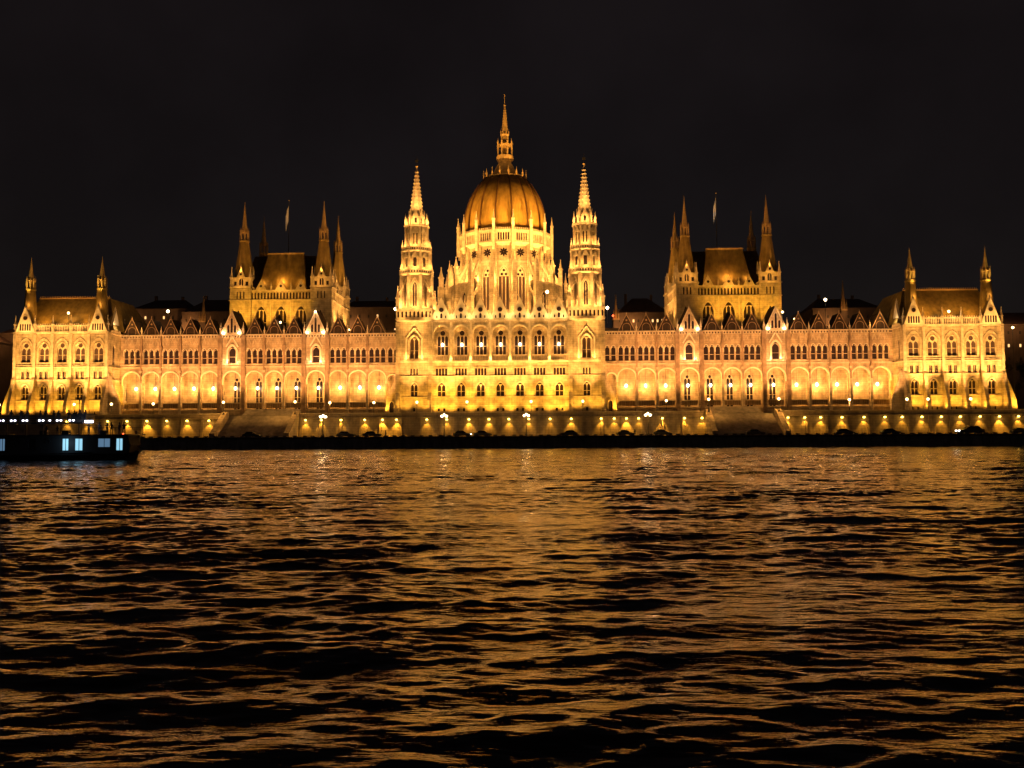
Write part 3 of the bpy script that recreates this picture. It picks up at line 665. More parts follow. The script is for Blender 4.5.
# ---- chambers behind the wings
def chamber(s):
    Y0, Y1 = 20.0, 45.0; c = 65.4 * s; b = MB(); lo, hi = c - 15.2, c + 15.2
    ops = [(c + q * 5.9, 3.4, 33.5, 41.2, 'l') for q in (-1, 0, 1)]
    b.wall(c - 9.2, c + 9.2, 31, 43, ops, y=Y0 + .3, d=.6); 
    b.wall(c - 9.2, c + 9.2, 43, 46, [(c - 8.6 + i * .95, .55, 43.3, 45.3, 'a') for i in range(19)], y=Y0 + .3, d=.4)
    b.poly([(c - 9.2, Y0 + .6, 43.1), (c + 9.2, Y0 + .6, 43.1), (c + 9.2, Y0 + .6, 45.6), (c - 9.2, Y0 + .6, 45.6)], 'glass')
    for z in (42.8, 45.7): b.box(c - 9.2, c + 9.2, Y0, Y0 + .3, z, z + .3, 'trim')
    for i in range(7): b.pinn(c - 8.9 + i * 2.97, Y0 + .3, 46, 3.2 if i % 2 else 2.4, .42)
    for q in (-1, 0, 1):
        b.band(c + q * 5.9, 3.4, 35, 41.2, 'l', .25, Y0 + .1, Y0 + .3, 'trim')
        b.prism([(c + q * 5.9 - 1.6, 46), (c + q * 5.9 + 1.6, 46), (c + q * 5.9, 49.0)], Y0, Y0 + .5, 'trim'); b.disc(c + q * 5.9, 47.1, .42, Y0 - .02, 'glass', 8)
    for q in (-1, 1): b.box(c + q * 2.95 - .2, c + q * 2.95 + .2, Y0 + .1, Y0 + .3, 31, 43, 'trim')
    for xf, o in ((lo + .4, -1), (hi - .4, 1)):
        b.T = np.array([[0, o * -1., 0, xf], [o * 1., 0, 0, 0], [0, 0, 1, 0], [0, 0, 0, 1.]])
        xa, xb = sorted(((Y0 + 6) * o, (Y1 - 6) * o)); mid = (xa + xb) / 2
        oo = [(mid + q * 3.2, 1.7, 34.5, 40.5, 'l') for q in (-1, 0, 1)]
        b.wall(xa, xb, 31, 43, oo, d=.5); b.wall(xa, xb, 43, 46, [(xa + .7 + i * .95, .5, 43.3, 45.3, 'a') for i in range(10)], d=.4)
        for q in oo: b.poly([(x, .4, z) for x, z in arch(*q)], 'glass'); b.band(*q, .2, -.15, 0, 'trim')
        b.poly([(xa, .3, 43.1), (xb, .3, 43.1), (xb, .3, 45.6), (xa, .3, 45.6)], 'glass')
        for z in (42.8, 45.7): b.box(xa, xb, -.25, 0, z, z + .3, 'trim')
        for i in range(4): b.pinn(xa + .5 + i * 3, -.05, 46, 3.2, .42)
        b.reset()
    b.box(lo + .5, hi - .5, Y1 - 1, Y1 - .5, 31, 46, 'stone'); b.box(lo + .9, hi - .9, Y0 + .8, Y1 - 1, 45.6, 45.9, 'slate')
    ch = part('assembly_hall', b)
    for q in (-1, 0, 1): win(ch, c + q * 5.9, Y0 + .75, 33.5, 3.4, 7.7, 3, 'l')
    g = MB()  # main dark roof and lit central mansard
    g.add([(c - 12.2, Y0 + 2.5, 46), (c + 12.2, Y0 + 2.5, 46), (c + 12.2, Y1 - 2.5, 46), (c - 12.2, Y1 - 2.5, 46), (c - 9.8, Y0 + 6.5, 57.2), (c + 9.8, Y0 + 6.5, 57.2), (c + 9.8, Y1 - 6.5, 57.2), (c - 9.8, Y1 - 6.5, 57.2)], [(0, 1, 5, 4), (1, 2, 6, 5), (2, 3, 7, 6), (3, 0, 4, 7), (4, 5, 6, 7)], 'slate')
    sub('roof', g, ch)
    g = MB(); g.add([(c - 7.2, Y0 + 1.2, 46), (c + 7.2, Y0 + 1.2, 46), (c + 6.4, Y0 + 7, 46), (c - 6.4, Y0 + 7, 46), (c - 5.3, Y0 + 5.2, 57.6), (c + 5.3, Y0 + 5.2, 57.6), (c + 5.3, Y0 + 8, 57.6), (c - 5.3, Y0 + 8, 57.6)], [(0, 1, 5, 4), (1, 2, 6, 5), (2, 3, 7, 6), (3, 0, 4, 7), (4, 5, 6, 7)], 'tile')
    g.box(c - 5.5, c + 5.5, Y0 + 5.0, Y0 + 5.5, 57.5, 57.9, 'gold'); sub('mansard_roof', g, ch)
    for qx in (-1, 1):
        for yy in (Y0, Y1 - 6.3):
            tx = c + qx * 11.95; ty = yy + 3.15; t = MB()
            for k in range(4):
                t.frame(tx, ty, k * PI / 2, 3.15)
                t.wall(-3.15, 3.15, 31, 43, [], m='stone'); t.wall(-3.15, 3.15, 43, 46.8, [(-1.0 + i, .42, 43.4, 45.6, 'a') for i in range(3)], d=.35)
                t.poly([(-1.5, .3, 43.2), (1.5, .3, 43.2), (1.5, .3, 45.8), (-1.5, .3, 45.8)], 'glass')
                t.box(-3.3, 3.3, -.2, 0, 42.8, 43.05, 'trim'); t.box(-3.45, 3.45, -.3, 0, 46.6, 47.0, 'trim')
                # storey of gablets
                t.wall(-2.4, 2.4, 47.0, 49.9, [(-1.75, .8, 47.4, 48.6, 'r'), (0, 1.3, 47.4, 50.0 - .4, 'a'), (1.75, .8, 47.4, 48.6, 'r')], y=.5, d=.35, m='trim')
                t.poly([(-2.3, .84, 47.1), (2.3, .84, 47.1), (2.3, .84, 49.6), (-2.3, .84, 49.6)], 'glass'); t.box(-.07, .07, .6, .8, 47.4, 49.6, 'trim')
                t.prism([(-1.3, 49.8), (1.3, 49.8), (0, 52.8)], .2, .6, 'trim'); t.disc(0, 50.7, .36, .18, 'glass', 8); t.pinn(0, .4, 52.4, 1.3, .25)
            t.reset(); t.poly([(tx - 3.2, ty - 3.2, 46.9), (tx + 3.2, ty - 3.2, 46.9), (tx + 3.2, ty + 3.2, 46.9), (tx - 3.2, ty + 3.2, 46.9)], 'trim')
            for ax in (-1, 1):
                for ay in (-1, 1): t.pinn(tx + ax * 2.75, ty + ay * 2.75, 47.0, 6.0, .75)
            t.lathe(tx, ty, [(2.75, 49.6), (2.45, 53), (1.35, 60.8), (1.5, 60.9), (1.5, 61.3)], 8, 'tile')
            for k in range(8):
                a = 2 * PI * (k + .5) / 8; px, py = tx + 1.2 * math.sin(a), ty - 1.2 * math.cos(a)
                t.box(px - .13, px + .13, py - .13, py + .13, 61.2, 63.8, 'gold'); t.pinn(px, py, 63.6, 1.6, .24, 'gold')
            t.lathe(tx, ty, [(.4, 61), (.4, 63.6), (1.05, 63.7), (.8, 65), (.12, 71.8), (.04, 73.1)], 8, 'gold')
            sub('tower', t, ch)
            light('POINT', (tx, ty - 4.8, 48.2), 110, ORA); light('SPOT', (tx, ty - 3.4, 51), 420, ORA, (tx, ty, 60), 50, 1)
    inner = c - 15.2 * s
    light('SPOT', (inner - 3.2 * s, Y0 + 4.2, 34), 3800, YEL, (inner + .3 * s, Y0 + 3.8, 43), 70, 1)
    light('SPOT', (inner - 3.2 * s, Y0 + 17.5, 34), 4200, YEL, (inner + .3 * s, Y0 + 18, 43), 70, 1); light('SPOT', (inner - 7 * s, Y0 + 10, 35), 5500, YEL, (inner, Y0 + 11, 46), 70, 1)
    light('SPOT', (inner - 5 * s, Y0 + 13, 45), 5000, YEL, (inner + 2 * s, Y0 + 19, 56), 40, 1)
    for q in (-1.5, -.5, .5, 1.5): light('SPOT', (c + q * 8.5, Y0 - 6.5, 34.6), 2900, DEEP, (c + q * 7, Y0, 42), 90, 1)
    light('POINT', (c, Y0 + 1.0, 49.0), 260, ORA); light('POINT', (c - 5.5, Y0 + 1.2, 48.6), 55, ORA); light('POINT', (c + 5.5, Y0 + 1.2, 48.6), 55, ORA)
    light('SPOT', (c, Y0 - 6, 37.9), 3000, ORA, (c, Y0 + 4, 54), 36, 1)
    return ch
chamber(-1); chamber(1)

# ================================================================== quay, embankment, ground
def structure(name, mb, label): 
    o = link(name, mb.mesh(name)); return tag(o, label, None, None, 'structure')
b = MB(); b.poly([(-1500, -9.2, 8.5), (1500, -9.2, 8.5), (1500, 0, 8.5), (1500, 2500, 8.5), (-1500, 2500, 8.5)], 'earth')
structure('ground', b, 'dark ground behind the floodlit palace')
b = MB(); b.box(-300, 300, -9.2, -.05, 8.35, 8.504, 'pave'); structure('terrace', b, 'pale stone terrace along the palace front')
b = MB(); b.poly([(-1500, -24.4, 2.7), (1500, -24.4, 2.7), (1500, -9.9, 2.7), (-1500, -9.9, 2.7)], 'asph'); structure('quay_road', b, 'dark lower quay road at the water')
b = MB(); b.box(-1500, 1500, -13.5, -10.6, 2.6, 2.83, 'pave'); structure('pavement', b, 'pale pavement strip at the foot of the embankment wall')
b = MB(); b.prismx([(-25, -4), (-25.0, 0), (-24.6, 2.75), (-24.0, 2.75), (-24.0, -4)], -1500, 1500, 'quay'); b.box(-1500, 1500, -25.05, -23.9, 2.75, 2.95, 'quay')
tag(link('quay_wall', b.mesh('quay_wall')), 'long dark stone river wall rising straight from the water', 'wall')
b = MB()
def seg(x0, x1):
    b.prismx([(-10.6, 2.7), (-9.95, 8.5), (-9.2, 8.5), (-9.2, 2.0), (-10.6, 2.0)], x0, x1, 'emb')
    b.box(x0, x1, -10.5, -9.2, 7.55, 7.8, 'emb'); b.box(x0, x1, -10.05, -9.7, 8.5, 8.85, 'emb'); b.box(x0, x1, -10.15, -9.6, 8.85, 9.0, 'trim')
seg(-1500, -71.5); seg(-51.5, 52.5); seg(71.5, 1500)
for i in range(60):
    x = -150 + i * 5.15 + 1.2
    if -73 < x < -51 or 52 < x < 73: continue
    b.prismx([(-10.9, 2.8), (-10.25, 8.2), (-10.0, 8.2), (-10.2, 2.8)], x - .35, x + .35, 'emb')
tag(link('embankment_wall', b.mesh('embankment_wall')), 'battered stone embankment wall lit by small yellow lamps', 'wall')
for s, xa, xb in ((-1, -71.5, -51.5), (1, 52.5, 71.5)):
    e = empty('grand_staircase', ((xa + xb) / 2, -14, 2.7))
    tag(e, 'broad dim stone staircase between river road and terrace, ' + ('left of' if s < 0 else 'right of') + ' the domed centre', 'staircase')
    g = MB(); n = 22
    for i in range(n): g.box(xa + 1.4, xb - 1.4, -18 + i * .45, -9.2, 2.75 + i * (5.65 / n), 2.75 + (i + 1) * (5.65 / n), 'step')
    link('flight', g.mesh('flight'), e, inv=True)
    for x0 in (xa, xb - 1.4):
        g = MB(); g.prismx([(-19.5, 2.7), (-19.5, 3.9), (-18.6, 4.2), (-10.2, 9.5), (-9.2, 9.5), (-9.2, 2.7)], x0, x0 + 1.4, 'emb'); link('side_wall', g.mesh('side_wall'), e, inv=True)
    g = MB(); 
    for i in range(6): g.box(xa + 3.5 + i * .1, xb - 3.5 - i * .1, -5.5 + i * .55, 6.8, 8.5 + i * .3, 8.8 + i * .3, 'step')
    link('upper_steps', g.mesh('upper_steps'), e, inv=True)

# camera maths shared with the layout table below (positions of small things, measured)
def lamp_globe(g, x, y, z, r, m='lamp'): g.lathe(x, y, [(r * .25, z - r), (r * .8, z - r * .6), (r, z), (r * .8, z + r * .6), (r * .2, z + r)], 8, m)
WLX = [-112, -106.5, -101.3, -96.2, -91.0, -85.8, -80.5, -74.8, -49.7, -45.6, -40.5, -34.4, -29.8, -26.2, -18.4, -13.3, -7.6, -2.5, 2.6, 7.7, 13.1, 18.5, 26.1, 29.4, 32.5, 35.6, 41.6, 47.2, 51.6, 73.2, 77.4, 81.4, 86.7, 92.2, 97.4, 101.7, 106.6, 111.4, 116.1, 121.0, 125.8, 130.5]
wl = MB(); wl.box(-.28, .28, -.3, .1, -.08, .3, 'iron'); wl.box(-.2, .2, -.26, .0, -.14, -.09, 'lampy'); wl.lathe(0, -.34, [(.06, -.2), (.3, -.06), (.3, .12), (.06, .24)], 8, 'lampy')
wlm = wl.mesh('wall_lamp')
for i, x in enumerate(WLX):
    o = link('wall_lamp', wlm, None, (x, -10.35, 7.15))
    side = 'left of the left staircase' if x < -71 else 'between the staircases' if x < 60 else 'right of the right staircase'
    grp = [q for q in WLX if (q < -71) == (x < -71) and (q > 60) == (x > 60)]
    tag(o, 'yellow downlight on the embankment wall %s, %s' % (side, nth(grp.index(x), len(grp))), 'wall lamp', 'yellow lamps along the embankment wall')
    light('POINT', (x, -11.6, 6.9), 14, GOLD); light('SPOT', (x, -10.9, 6.8), round(250 * (2.6 if i in (4, 12, 13, 24, 40) else (.6, 1, 1.3, .8, 1.1)[(i * 7) % 5])), DEEP, (x, -10.45, 4.0), 86, .6, .1)

# terrace lamp posts
TL = [-131.5, -111.5, -101.6, -90.5, -72.8, -56.0, -44.0, -32.5, -21.3, -8.3, 8.3, 21.6, 43.0, 54.2, 70.6, 89.5, 104.0, 109.3, 120.0, 137.0]
def lamp_post_mesh(h):
    g = MB(); g.lathe(0, 0, [(.22, 0), (.2, .35), (.09, .5), (.07, h - .3), (.16, h - .2)], 8, 'iron'); g.bar((-.35, 0, h - .6), (.35, 0, h - .6), .06, 'iron'); return g.mesh('post')
gl = MB(); lamp_globe(gl, 0, 0, 0, .3)
glm = gl.mesh('globe'); capm = MB(); capm.lathe(0, 0, [(.3, .3), (.12, .45), (.03, .65)], 8, 'iron'); capm = capm.mesh('cap'); pm = lamp_post_mesh(3.0)
proto = empty('lamp_post', (TL[0], -8.2, 8.5)); link('post', pm, proto); link('globe', glm, proto, (0, 0, 3.2)); link('cap', capm, proto, (0, 0, 3.2))
for i, x in enumerate(TL):
    o = proto if i == 0 else copy_tree(proto); st_ = round(x, 1) in (-72.8, -56.0, 54.2, 70.6); o.location = (x, -8.2, 8.504) if not st_ else ((-70.8, -52.2, 53.2, 70.8)[[-72.8, -56.0, 54.2, 70.6].index(round(x, 1))], -11.5, 8.7)
    tag(o, 'iron lamp post with one glowing globe on the terrace, ' + nth(i, len(TL)), 'street lamp', 'single globe lamp posts on the terrace')
    light('POINT', (x, -9.1 - 4.4 * st_, 11.9), 130 + 420 * st_, GOLD)
cm = MB(); cm.lathe(0, 0, [(.3, 0), (.26, .6), (.12, .9), (.08, 5.0), (.2, 5.1)], 8, 'iron')
for k in range(4): a = PI / 4 + k * PI / 2; cm.bar((0, 0, 4.6), (.8 * math.cos(a), .8 * math.sin(a), 4.9), .07, 'iron')
cm = cm.mesh('post'); gl = MB(); lamp_globe(gl, 0, 0, 0, .24, 'lampw'); g2 = gl.mesh('globe')
pr = empty('candelabra_lamp', (0, -19.5, 2.7)); link('post', cm, pr)
for k in range(4): a = PI / 4 + k * PI / 2; link('globe', g2, pr, (.8 * math.cos(a), .8 * math.sin(a), 5.15))
link('globe', g2, pr, (0, 0, 5.5))
for i, (x, d) in enumerate(((-43.0, 'left of the central tall block'), (-13.0, 'before the left half of the central block'), (7.2, 'before the right half of the central block'), (36.9, 'right of the central tall block'))):
    o = pr if i == 0 else copy_tree(pr); o.location = (x, -19.5, 2.704); tag(o, 'five globe iron lamp on the quay, ' + d, 'street lamp', 'five globe lamps on the lower quay')
    light('POINT', (x, -20.5, 8.0), 380, GOLD)
# kerb stones along the quay edge
ks = MB(); ks.box(-.5, .5, -.3, .3, 0, .55, 'iron', top=.06); ksm = ks.mesh('kerb_stone')
for i in range(112):
    x = -106 + i * 2.2 + random.uniform(-.3, .3)
    o = link('kerb_stone', ksm, None, (x, -23.4, 2.704)); tag(o, 'low dark stone block in the row along the quay edge', 'kerb stone', 'stone blocks along the quay edge')

# cars
def car(loc, label, lights=False, rz=0.0, scale=1.0):
    e = empty('parked_car', loc); e.rotation_euler = (0, 0, rz); tag(e, label, 'car', 'cars on the lower quay road')
    def P(name, mb, par=e, l=(0, 0, 0)): o = link(name, mb.mesh(name), par, l); return o
    g = MB(); g.prism([(-2.2, .35), (-2.25, .8), (-2.1, 1.0), (-1.2, 1.05), (1.1, 1.0), (2.0, .85), (2.2, .6), (2.15, .35)], -.85, .85, 'carp'); body = P('body', g)
    g = MB(); g.prism([(-1.75, 1.03), (-1.2, 1.48), (.3, 1.5), (1.05, 1.01)], -.72, .72, 'carg'); g.prism([(-1.25, 1.49), (.3, 1.51), (.2, 1.57), (-1.1, 1.56)], -.68, .68, 'carp'); P('cabin', g)
    for x in (-1.4, 1.35):
        for y in (-.82, .82):
            g = MB(); g.T = np.array([[1, 0, 0, x], [0, 0, 1, y], [0, 1, 0, .33], [0, 0, 0, 1.]]); g.lathe(0, 0, [(.33, -.1), (.33, .1)], 14, 'rubber'); g.lathe(0, 0, [(.18, -.12), (.18, .12)], 10, 'hullw'); P('wheel', g)
    for y in (-.6, .6):
        g = MB(); g.box(2.1, 2.24, y - .16, y + .16, .6, .8, 'headl' if lights else 'hullw'); P('headlight', g)
        g = MB(); g.box(-2.27, -2.2, y - .16, y + .16, .7, .85, 'redl' if lights else 'hullw'); P('taillight', g)
    e.scale = (scale,) * 3
    return e
car((-8.6, -19, 2.704), 'dark saloon with lights on driving before the central block, left of centre', True)
car((-3.5, -17.5, 2.704), 'dark hatchback parked before the central block beside the centre line')
car((17.5, -19.5, 2.704), 'dark car parked before the right edge of the central block', rz=PI)
car((31.5, -18.5, 2.704), 'dark car parked just right of the central tall block')
car((40.5, -18.5, 2.704), 'dark low car parked left of the right staircase')
car((-37.5, -18.5, 2.704), 'dark low car parked right of the left staircase'); car((-31, -18.5, 2.704), 'dark car parked left of the central tall block')
car((62.5, -21, 2.704), 'dark car parked at the foot of the right staircase'); car((-60, -21.5, 2.704), 'dark car parked at the foot of the left staircase')
car((84.5, -19, 2.704), 'dark car parked right of the right staircase'); car((95.5, -19, 2.704), 'dark car parked left of the right end pavilion')
car((114, -20, 2.704), 'larger dark car with bright lights before the right end pavilion', True, PI, 1.35); car((126.5, -19, 2.704), 'dark car parked near the right edge of the picture')

# ================================================================== people
def skin_body(pts, edges, rad):
    me = bpy.data.meshes.new('person'); me.from_pydata(pts, edges, []); me.materials.append(M['cloth'])
    o = bpy.data.objects.new('person', me); o.modifiers.new('Skin', 'SKIN').use_smooth_shade = True
    sv = me.skin_vertices[0].data
    for i, r in enumerate(rad): sv[i].radius = (r, r * .82)
    sv[0].use_root = True
    m = o.modifiers.new('Sub', 'SUBSURF'); m.levels = 1; m.render_levels = 1
    return o
def person_proto(kind):
    p = [(0, 0, .95), (0, 0, 1.2), (0, 0, 1.42), (0, 0, 1.52), (0, -.02, 1.6), (0, -.01, 1.72)]
    r = [.15, .14, .16, .06, .085, .08]; e = [(0, 1), (1, 2), (2, 3), (3, 4), (4, 5)]
    def chain(st, q, rr):
        for a, b_ in zip(q, rr): p.append(a); r.append(b_); e.append((st, len(p) - 1)); st = len(p) - 1
    for s in (-1, 1):
        chain(0, [(s * .1, 0, .88), (s * .12, -.02, .48), (s * .13, .02, .09), (s * .14, -.12, .04)], [.11, .07, .05, .04])
        if kind == 0: arm = [(s * .2, 0, 1.4), (s * .27, .03, 1.12), (s * .22, -.22, 1.02), (s * .2, -.3, 1.03)]
        elif kind == 1: arm = [(s * .2, 0, 1.4), (s * .26, .02, 1.12), (s * .27, -.05, .86), (s * .27, -.07, .78)]
        else: arm = [(s * .2, 0, 1.4), (s * .27, -.08, 1.15), (s * .1, -.3, 1.38), (s * .07, -.34, 1.45)]
        chain(2, arm, [.075, .05, .036, .032])
    o = skin_body(p, e, r); return o
protos = []
for k in range(3):
    o = person_proto(k); COL.objects.link(o)
    g = MB(); g.lathe(0, .01, [(.05, 1.52), (.11, 1.6), (.12, 1.7), (.09, 1.79), (.03, 1.83)], 10, 'hair'); h = link('hair', g.mesh('hair', True), o)
    protos.append(o)
used = set(); 
def place_person(x, y, z, k, rz, label, grp, sc_=1.0):
    if k in used: o = copy_tree(protos[k])
    else: o = protos[k]; used.add(k)
    o.location = (x, y, z); o.rotation_euler = (0, 0, rz); o.scale = (sc_,) * 3; tag(o, label, 'person', grp)

# ================================================================== river boat
BY = -103.3
bX = lambda X: 10.54 + (X + 1.1 - 10.54) * 1.137
boat = empty('passenger_boat', (-66, BY, 0)); tag(boat, 'dark sightseeing boat with pale blue lit windows and crowded open deck', 'boat')
def bp(name, mb, parent=boat):
    for v in mb.v:
        v[0] = bX(v[0]); v[2] += .4 if v[2] > 5.0 else 0
    return link(name, mb.mesh(name), parent, inv=parent is boat)
g = MB(); L0, L1 = -92, -44.7
st = [(L0, 3.2), (-60, 3.4), (-52, 3.1), (-48, 2.2), (-46, .9), (L1, .05)]
for (xa, wa), (xb, wb) in zip(st, st[1:]):
    ra, rb = 1.0 + max(0, xa + 56) * .035, 1.0 + max(0, xb + 56) * .035
    for s in (-1, 1):
        g.add([(xa, BY + s * wa * .75, -.6), (xb - .3, BY + s * wb * .7, -.6), (xb, BY + s * wb, rb), (xa, BY + s * wa, ra)], [(0, 1, 2, 3)], 'hull')
    g.add([(xa, BY - wa, ra), (xb, BY - wb, rb), (xb, BY + wb, rb), (xa, BY + wa, ra)], [(0, 1, 2, 3)], 'hullw')
g.box(L0, -50, BY - 3.45, BY - 3.35, .8, .95, 'hullw')
bp('hull', g)
g = MB(); wx = [(-77.5, -76.2, 0), (-74.6, -73.2, 0), (-71, -69.6, 0), (-66, -64.6, 0), (-62.5, -61.8, 3), (-58.6, -57.6, 0), (-54.0, -53.2, 1), (-52.3, -51.3, 1), (-49.2, -47.6, 2), (-46.75, -45.9, 1)]
yf = BY - 2.6
g.wall(-92, -45.4, 1.0, 3.7, [((a + b_) / 2, b_ - a, 1.5 if q != 2 else 2.0, 3.25, 'r') for a, b_, q in wx], y=yf, d=.15, m='hullw')
g.box(-92, -45.4, yf + .16, BY + 2.6, 1.0, 1.3, 'hullw'); g.box(-92, -45.6, BY + 2.4, BY + 2.6, 1.0, 3.7, 'hull'); g.box(-92, -45.0, BY - 3.0, BY + 3.0, 3.7, 3.88, 'hull'); g.prism([(-46.6, 3.72), (-45.4, 3.72), (-44.9, 2.2), (-45.2, 1.0), (-46.6, 1.0)], BY - 2.3, BY + 1.2, 'rubber')
cab = bp('cabin', g)
for a, b_, q in wx:
    g = MB(); g.box(a, b_, yf + .12, yf + .14, 1.5 if q != 2 else 2.0, 3.25, 'bwin' if q == 1 else 'bwin2' if q > 1 else 'citydark'); g.bar(((a + b_) / 2, yf + .1, 1.5), ((a + b_) / 2, yf + .1, 3.25), .06, 'hull'); bp('window', g, cab)
g = MB(); g.box(-92, -51.2, BY - 2.9, BY + 2.9, 5.15, 5.32, 'hull')
for i in range(9): 
    for yy in (-2.6, 2.6): g.bar((-91 + i * 4.9, BY + yy, 3.88), (-91 + i * 4.9, BY + yy, 5.2), .1, 'hull')
bp('upper_deck', g)
g = MB()
for yy in (-2.85, 2.85):
    for z in (5.7, 6.0, 6.3): g.bar((-92, BY + yy, z), (-51.3, BY + yy, z), .05, 'iron')
    for i in range(28): g.bar((-92 + i * 1.5, BY + yy, 5.3), (-92 + i * 1.5, BY + yy, 6.3), .05, 'iron')
    g.bar((-51.2, BY + yy, 4.9), (-45.3, BY + yy, 4.9), .05, 'iron')
    for i in range(5): g.bar((-51 + i * 1.4, BY + yy, 3.88), (-51 + i * 1.4, BY + yy, 4.9), .05, 'iron')
bp('railing', g)
for x in (-62.4, -61.9, -60.8, -60.3, -59.2, -58.7, -57.0, -56.5, -55.6, -54.6, -54.1, -52.9, -52.4):
    g = MB(); g.lathe(x, BY - 2.95, [(.03, 5.5), (.13, 5.57), (.13, 5.68), (.03, 5.75)], 8, 'lampb'); bp('deck_lamp', g)
g = MB(); g.box(-50.9, -49.9, BY - 2.9, BY - 2.6, 5.25, 5.6, 'lampb'); g.bar((-50.4, BY - 2.7, 3.88), (-50.4, BY - 2.7, 5.3), .08, 'iron'); bp('searchlight', g)
g = MB(); g.box(-45.2, -44.9, BY - .2, BY + .2, 3.9, 4.4, 'hull'); g.bar((-45, BY, 2), (-44, BY, 1.6), .1, 'hull'); g.box(-45.9, -45.75, BY - 2.7, BY - 2.55, 3.9, 4.05, 'redl'); bp('bow_fitting', g)
g = MB(); g.box(-53.5, -51.5, BY - 1.4, BY + 1.4, 5.32, 6.5, 'hull'); g.box(-53.8, -51.3, BY - 1.6, BY + 1.6, 6.5, 6.62, 'hullw'); g.bar((-53, BY, 6.6), (-53, BY, 9.0), .09, 'iron'); g.bar((-53.4, BY, 8.2), (-52.6, BY, 8.2), .06, 'iron'); bp('wheelhouse', g)
g = MB()
for x in (-68.5, -60.1, -55.9): g.ring(x, 2.9, .2, .34, BY - 2.75, BY - 2.65, 'hullw', 10)
for x in (-57.6, -54.6, -49.5): g.box(x, x + .9, BY - 1.6, BY - .8, 3.88, 4.5, 'hull')
bp('deck_gear', g)
light('POINT', (bX(-50.4), BY - 3.4, 5.8), 8, (.8, .85, 1)); light('POINT', (bX(-53), BY - 3.8, 2.6), 14, (.5, .8, 1))
clothes = ['', 'leaning forward', 'arms hanging', 'hands up']
PXs = [-61.9, -60.4, -59.9, -58.9, -57.3, -56.7, -55.6, -55.0, -53.7, -53.1, -52.0, -51.6]
for i, x in enumerate(PXs):
    k = i % 3
    place_person(bX(x + random.uniform(-.2, .2)), BY + random.choice((-2.2, -1.6, -.9)), 5.73, k, random.uniform(-.6, .6) + (PI if i % 4 == 1 else 0), 'dark clothed person on the upper boat deck, %s, %s' % (clothes[k + 1], nth(i, len(PXs))), 'passengers on the upper deck', random.uniform(1.0, 1.1))
PX2 = [-56.5, -55, -51.1, -49.3, -48.6, -47.7, -46.6, -46.0]
for i, x in enumerate(PX2):
    k = (i + 1) % 3
    place_person(bX(x), BY + random.choice((-2.0, -1.2)), 3.88, k, random.uniform(-.8, .8) + (PI if i % 3 == 1 else 0), 'dark clothed person on the bow deck, %s, %s' % (clothes[k + 1], nth(i, len(PX2))), 'passengers on the lower deck', random.uniform(.72, .8) if x < -51.5 else random.uniform(.95, 1.03))
# a few walkers on the quay
for i, (x, d) in enumerate(((34.0, 'right of the central block'), (-28.0, 'left of the central block'), (117.6, 'behind the car at the right pavilion'), (-9.9, 'behind the lit saloon'))):
    place_person(x, -16.5 if i < 3 else -15.5, 2.704, i % 3, i * 1.3, 'person in dark clothes on the quay road, ' + d, 'people on the quay')

# ================================================================== things behind and around
def building(x, y, w, d, h, rh, label, rows=4, cols=7, lit=.35, z=8.5, rz=0, spire=False):
    e = empty('city_building', (x, y, z)); e.rotation_euler = (0, 0, rz); tag(e, label, 'building', 'dim city buildings behind the palace')
    g = MB(); g.wall(-w / 2, w / 2, 0, h, [], y=-d / 2, m='city'); g.box(-w / 2, w / 2, -d / 2 + .01, d / 2, 0, h, 'city'); g.box(-w / 2 - .3, w / 2 + .3, -d / 2 - .3, d / 2 + .3, h, h + .5, 'city'); link('wall', g.mesh('wall'), e)
    g = MB(); g.add([(-w / 2, -d / 2, h + .5), (w / 2, -d / 2, h + .5), (w / 2, d / 2, h + .5), (-w / 2, d / 2, h + .5), (-w / 2 + rh, 0, h + .5 + rh), (w / 2 - rh, 0, h + .5 + rh)], [(0, 1, 5, 4), (2, 3, 4, 5), (1, 2, 5), (3, 0, 4)], 'cityroof')
    g.box(-w * .3, -w * .3 + 1, -.5, .5, h + rh * .3, h + rh + 2.2, 'city'); g.box(w * .2, w * .2 + .9, -.5, .5, h + rh * .3, h + rh + 1.8, 'city'); link('roof', g.mesh('roof'), e)
    sx = w / cols; sy = h / (rows * 1.0)
    for r_ in range(max(0, rows - 3), rows):
        for c in range(cols):
            g = MB(); xx = -w / 2 + sx * (c + .5); zz = sy * (r_ + .35)
            g.box(xx - .32, xx + .32, -d / 2 - .05, -d / 2 - .01, zz, zz + 1.1, 'citylit' if random.random() < lit else 'citydark'); g.box(xx - .45, xx + .45, -d / 2 - .12, -d / 2 - .01, zz - .2, zz - .03, 'city'); link('window', g.mesh('window'), e)
    return e
building(-176, 112, 44, 26, 34, 6, 'dim city block behind the left end pavilion', 7, 10, .2)
building(-139, 118, 22, 22, 44, 5, 'dim tall house just right of the left pavilion roof', 8, 6, .3)
building(-115, 112, 26, 20, 42, 6, 'dim house left of the left hall, lower than its neighbour', 8, 7, .25)
building(-96, 160, 18, 20, 58, 3, 'tall dim apartment slab left of the left hall', 10, 5, .12)
building(-55, 112, 24, 22, 43, 4, 'dim city block between left hall and left spire tower', 8, 7, .25)
building(50, 112, 20, 22, 40, 7, 'dim steep roofed block right of the right spire tower', 8, 11, .5)
building(127, 112, 26, 22, 41, 5, 'dim house between right hall and right pavilion', 8, 7, .3)
building(196, 112, 34, 26, 34, 6, 'dim city block beyond the right end of the palace', 7, 8, .3)
building(-206, 90, 26, 22, 30, 5, 'dim house at the far left edge behind the trees', 5, 6, .4)
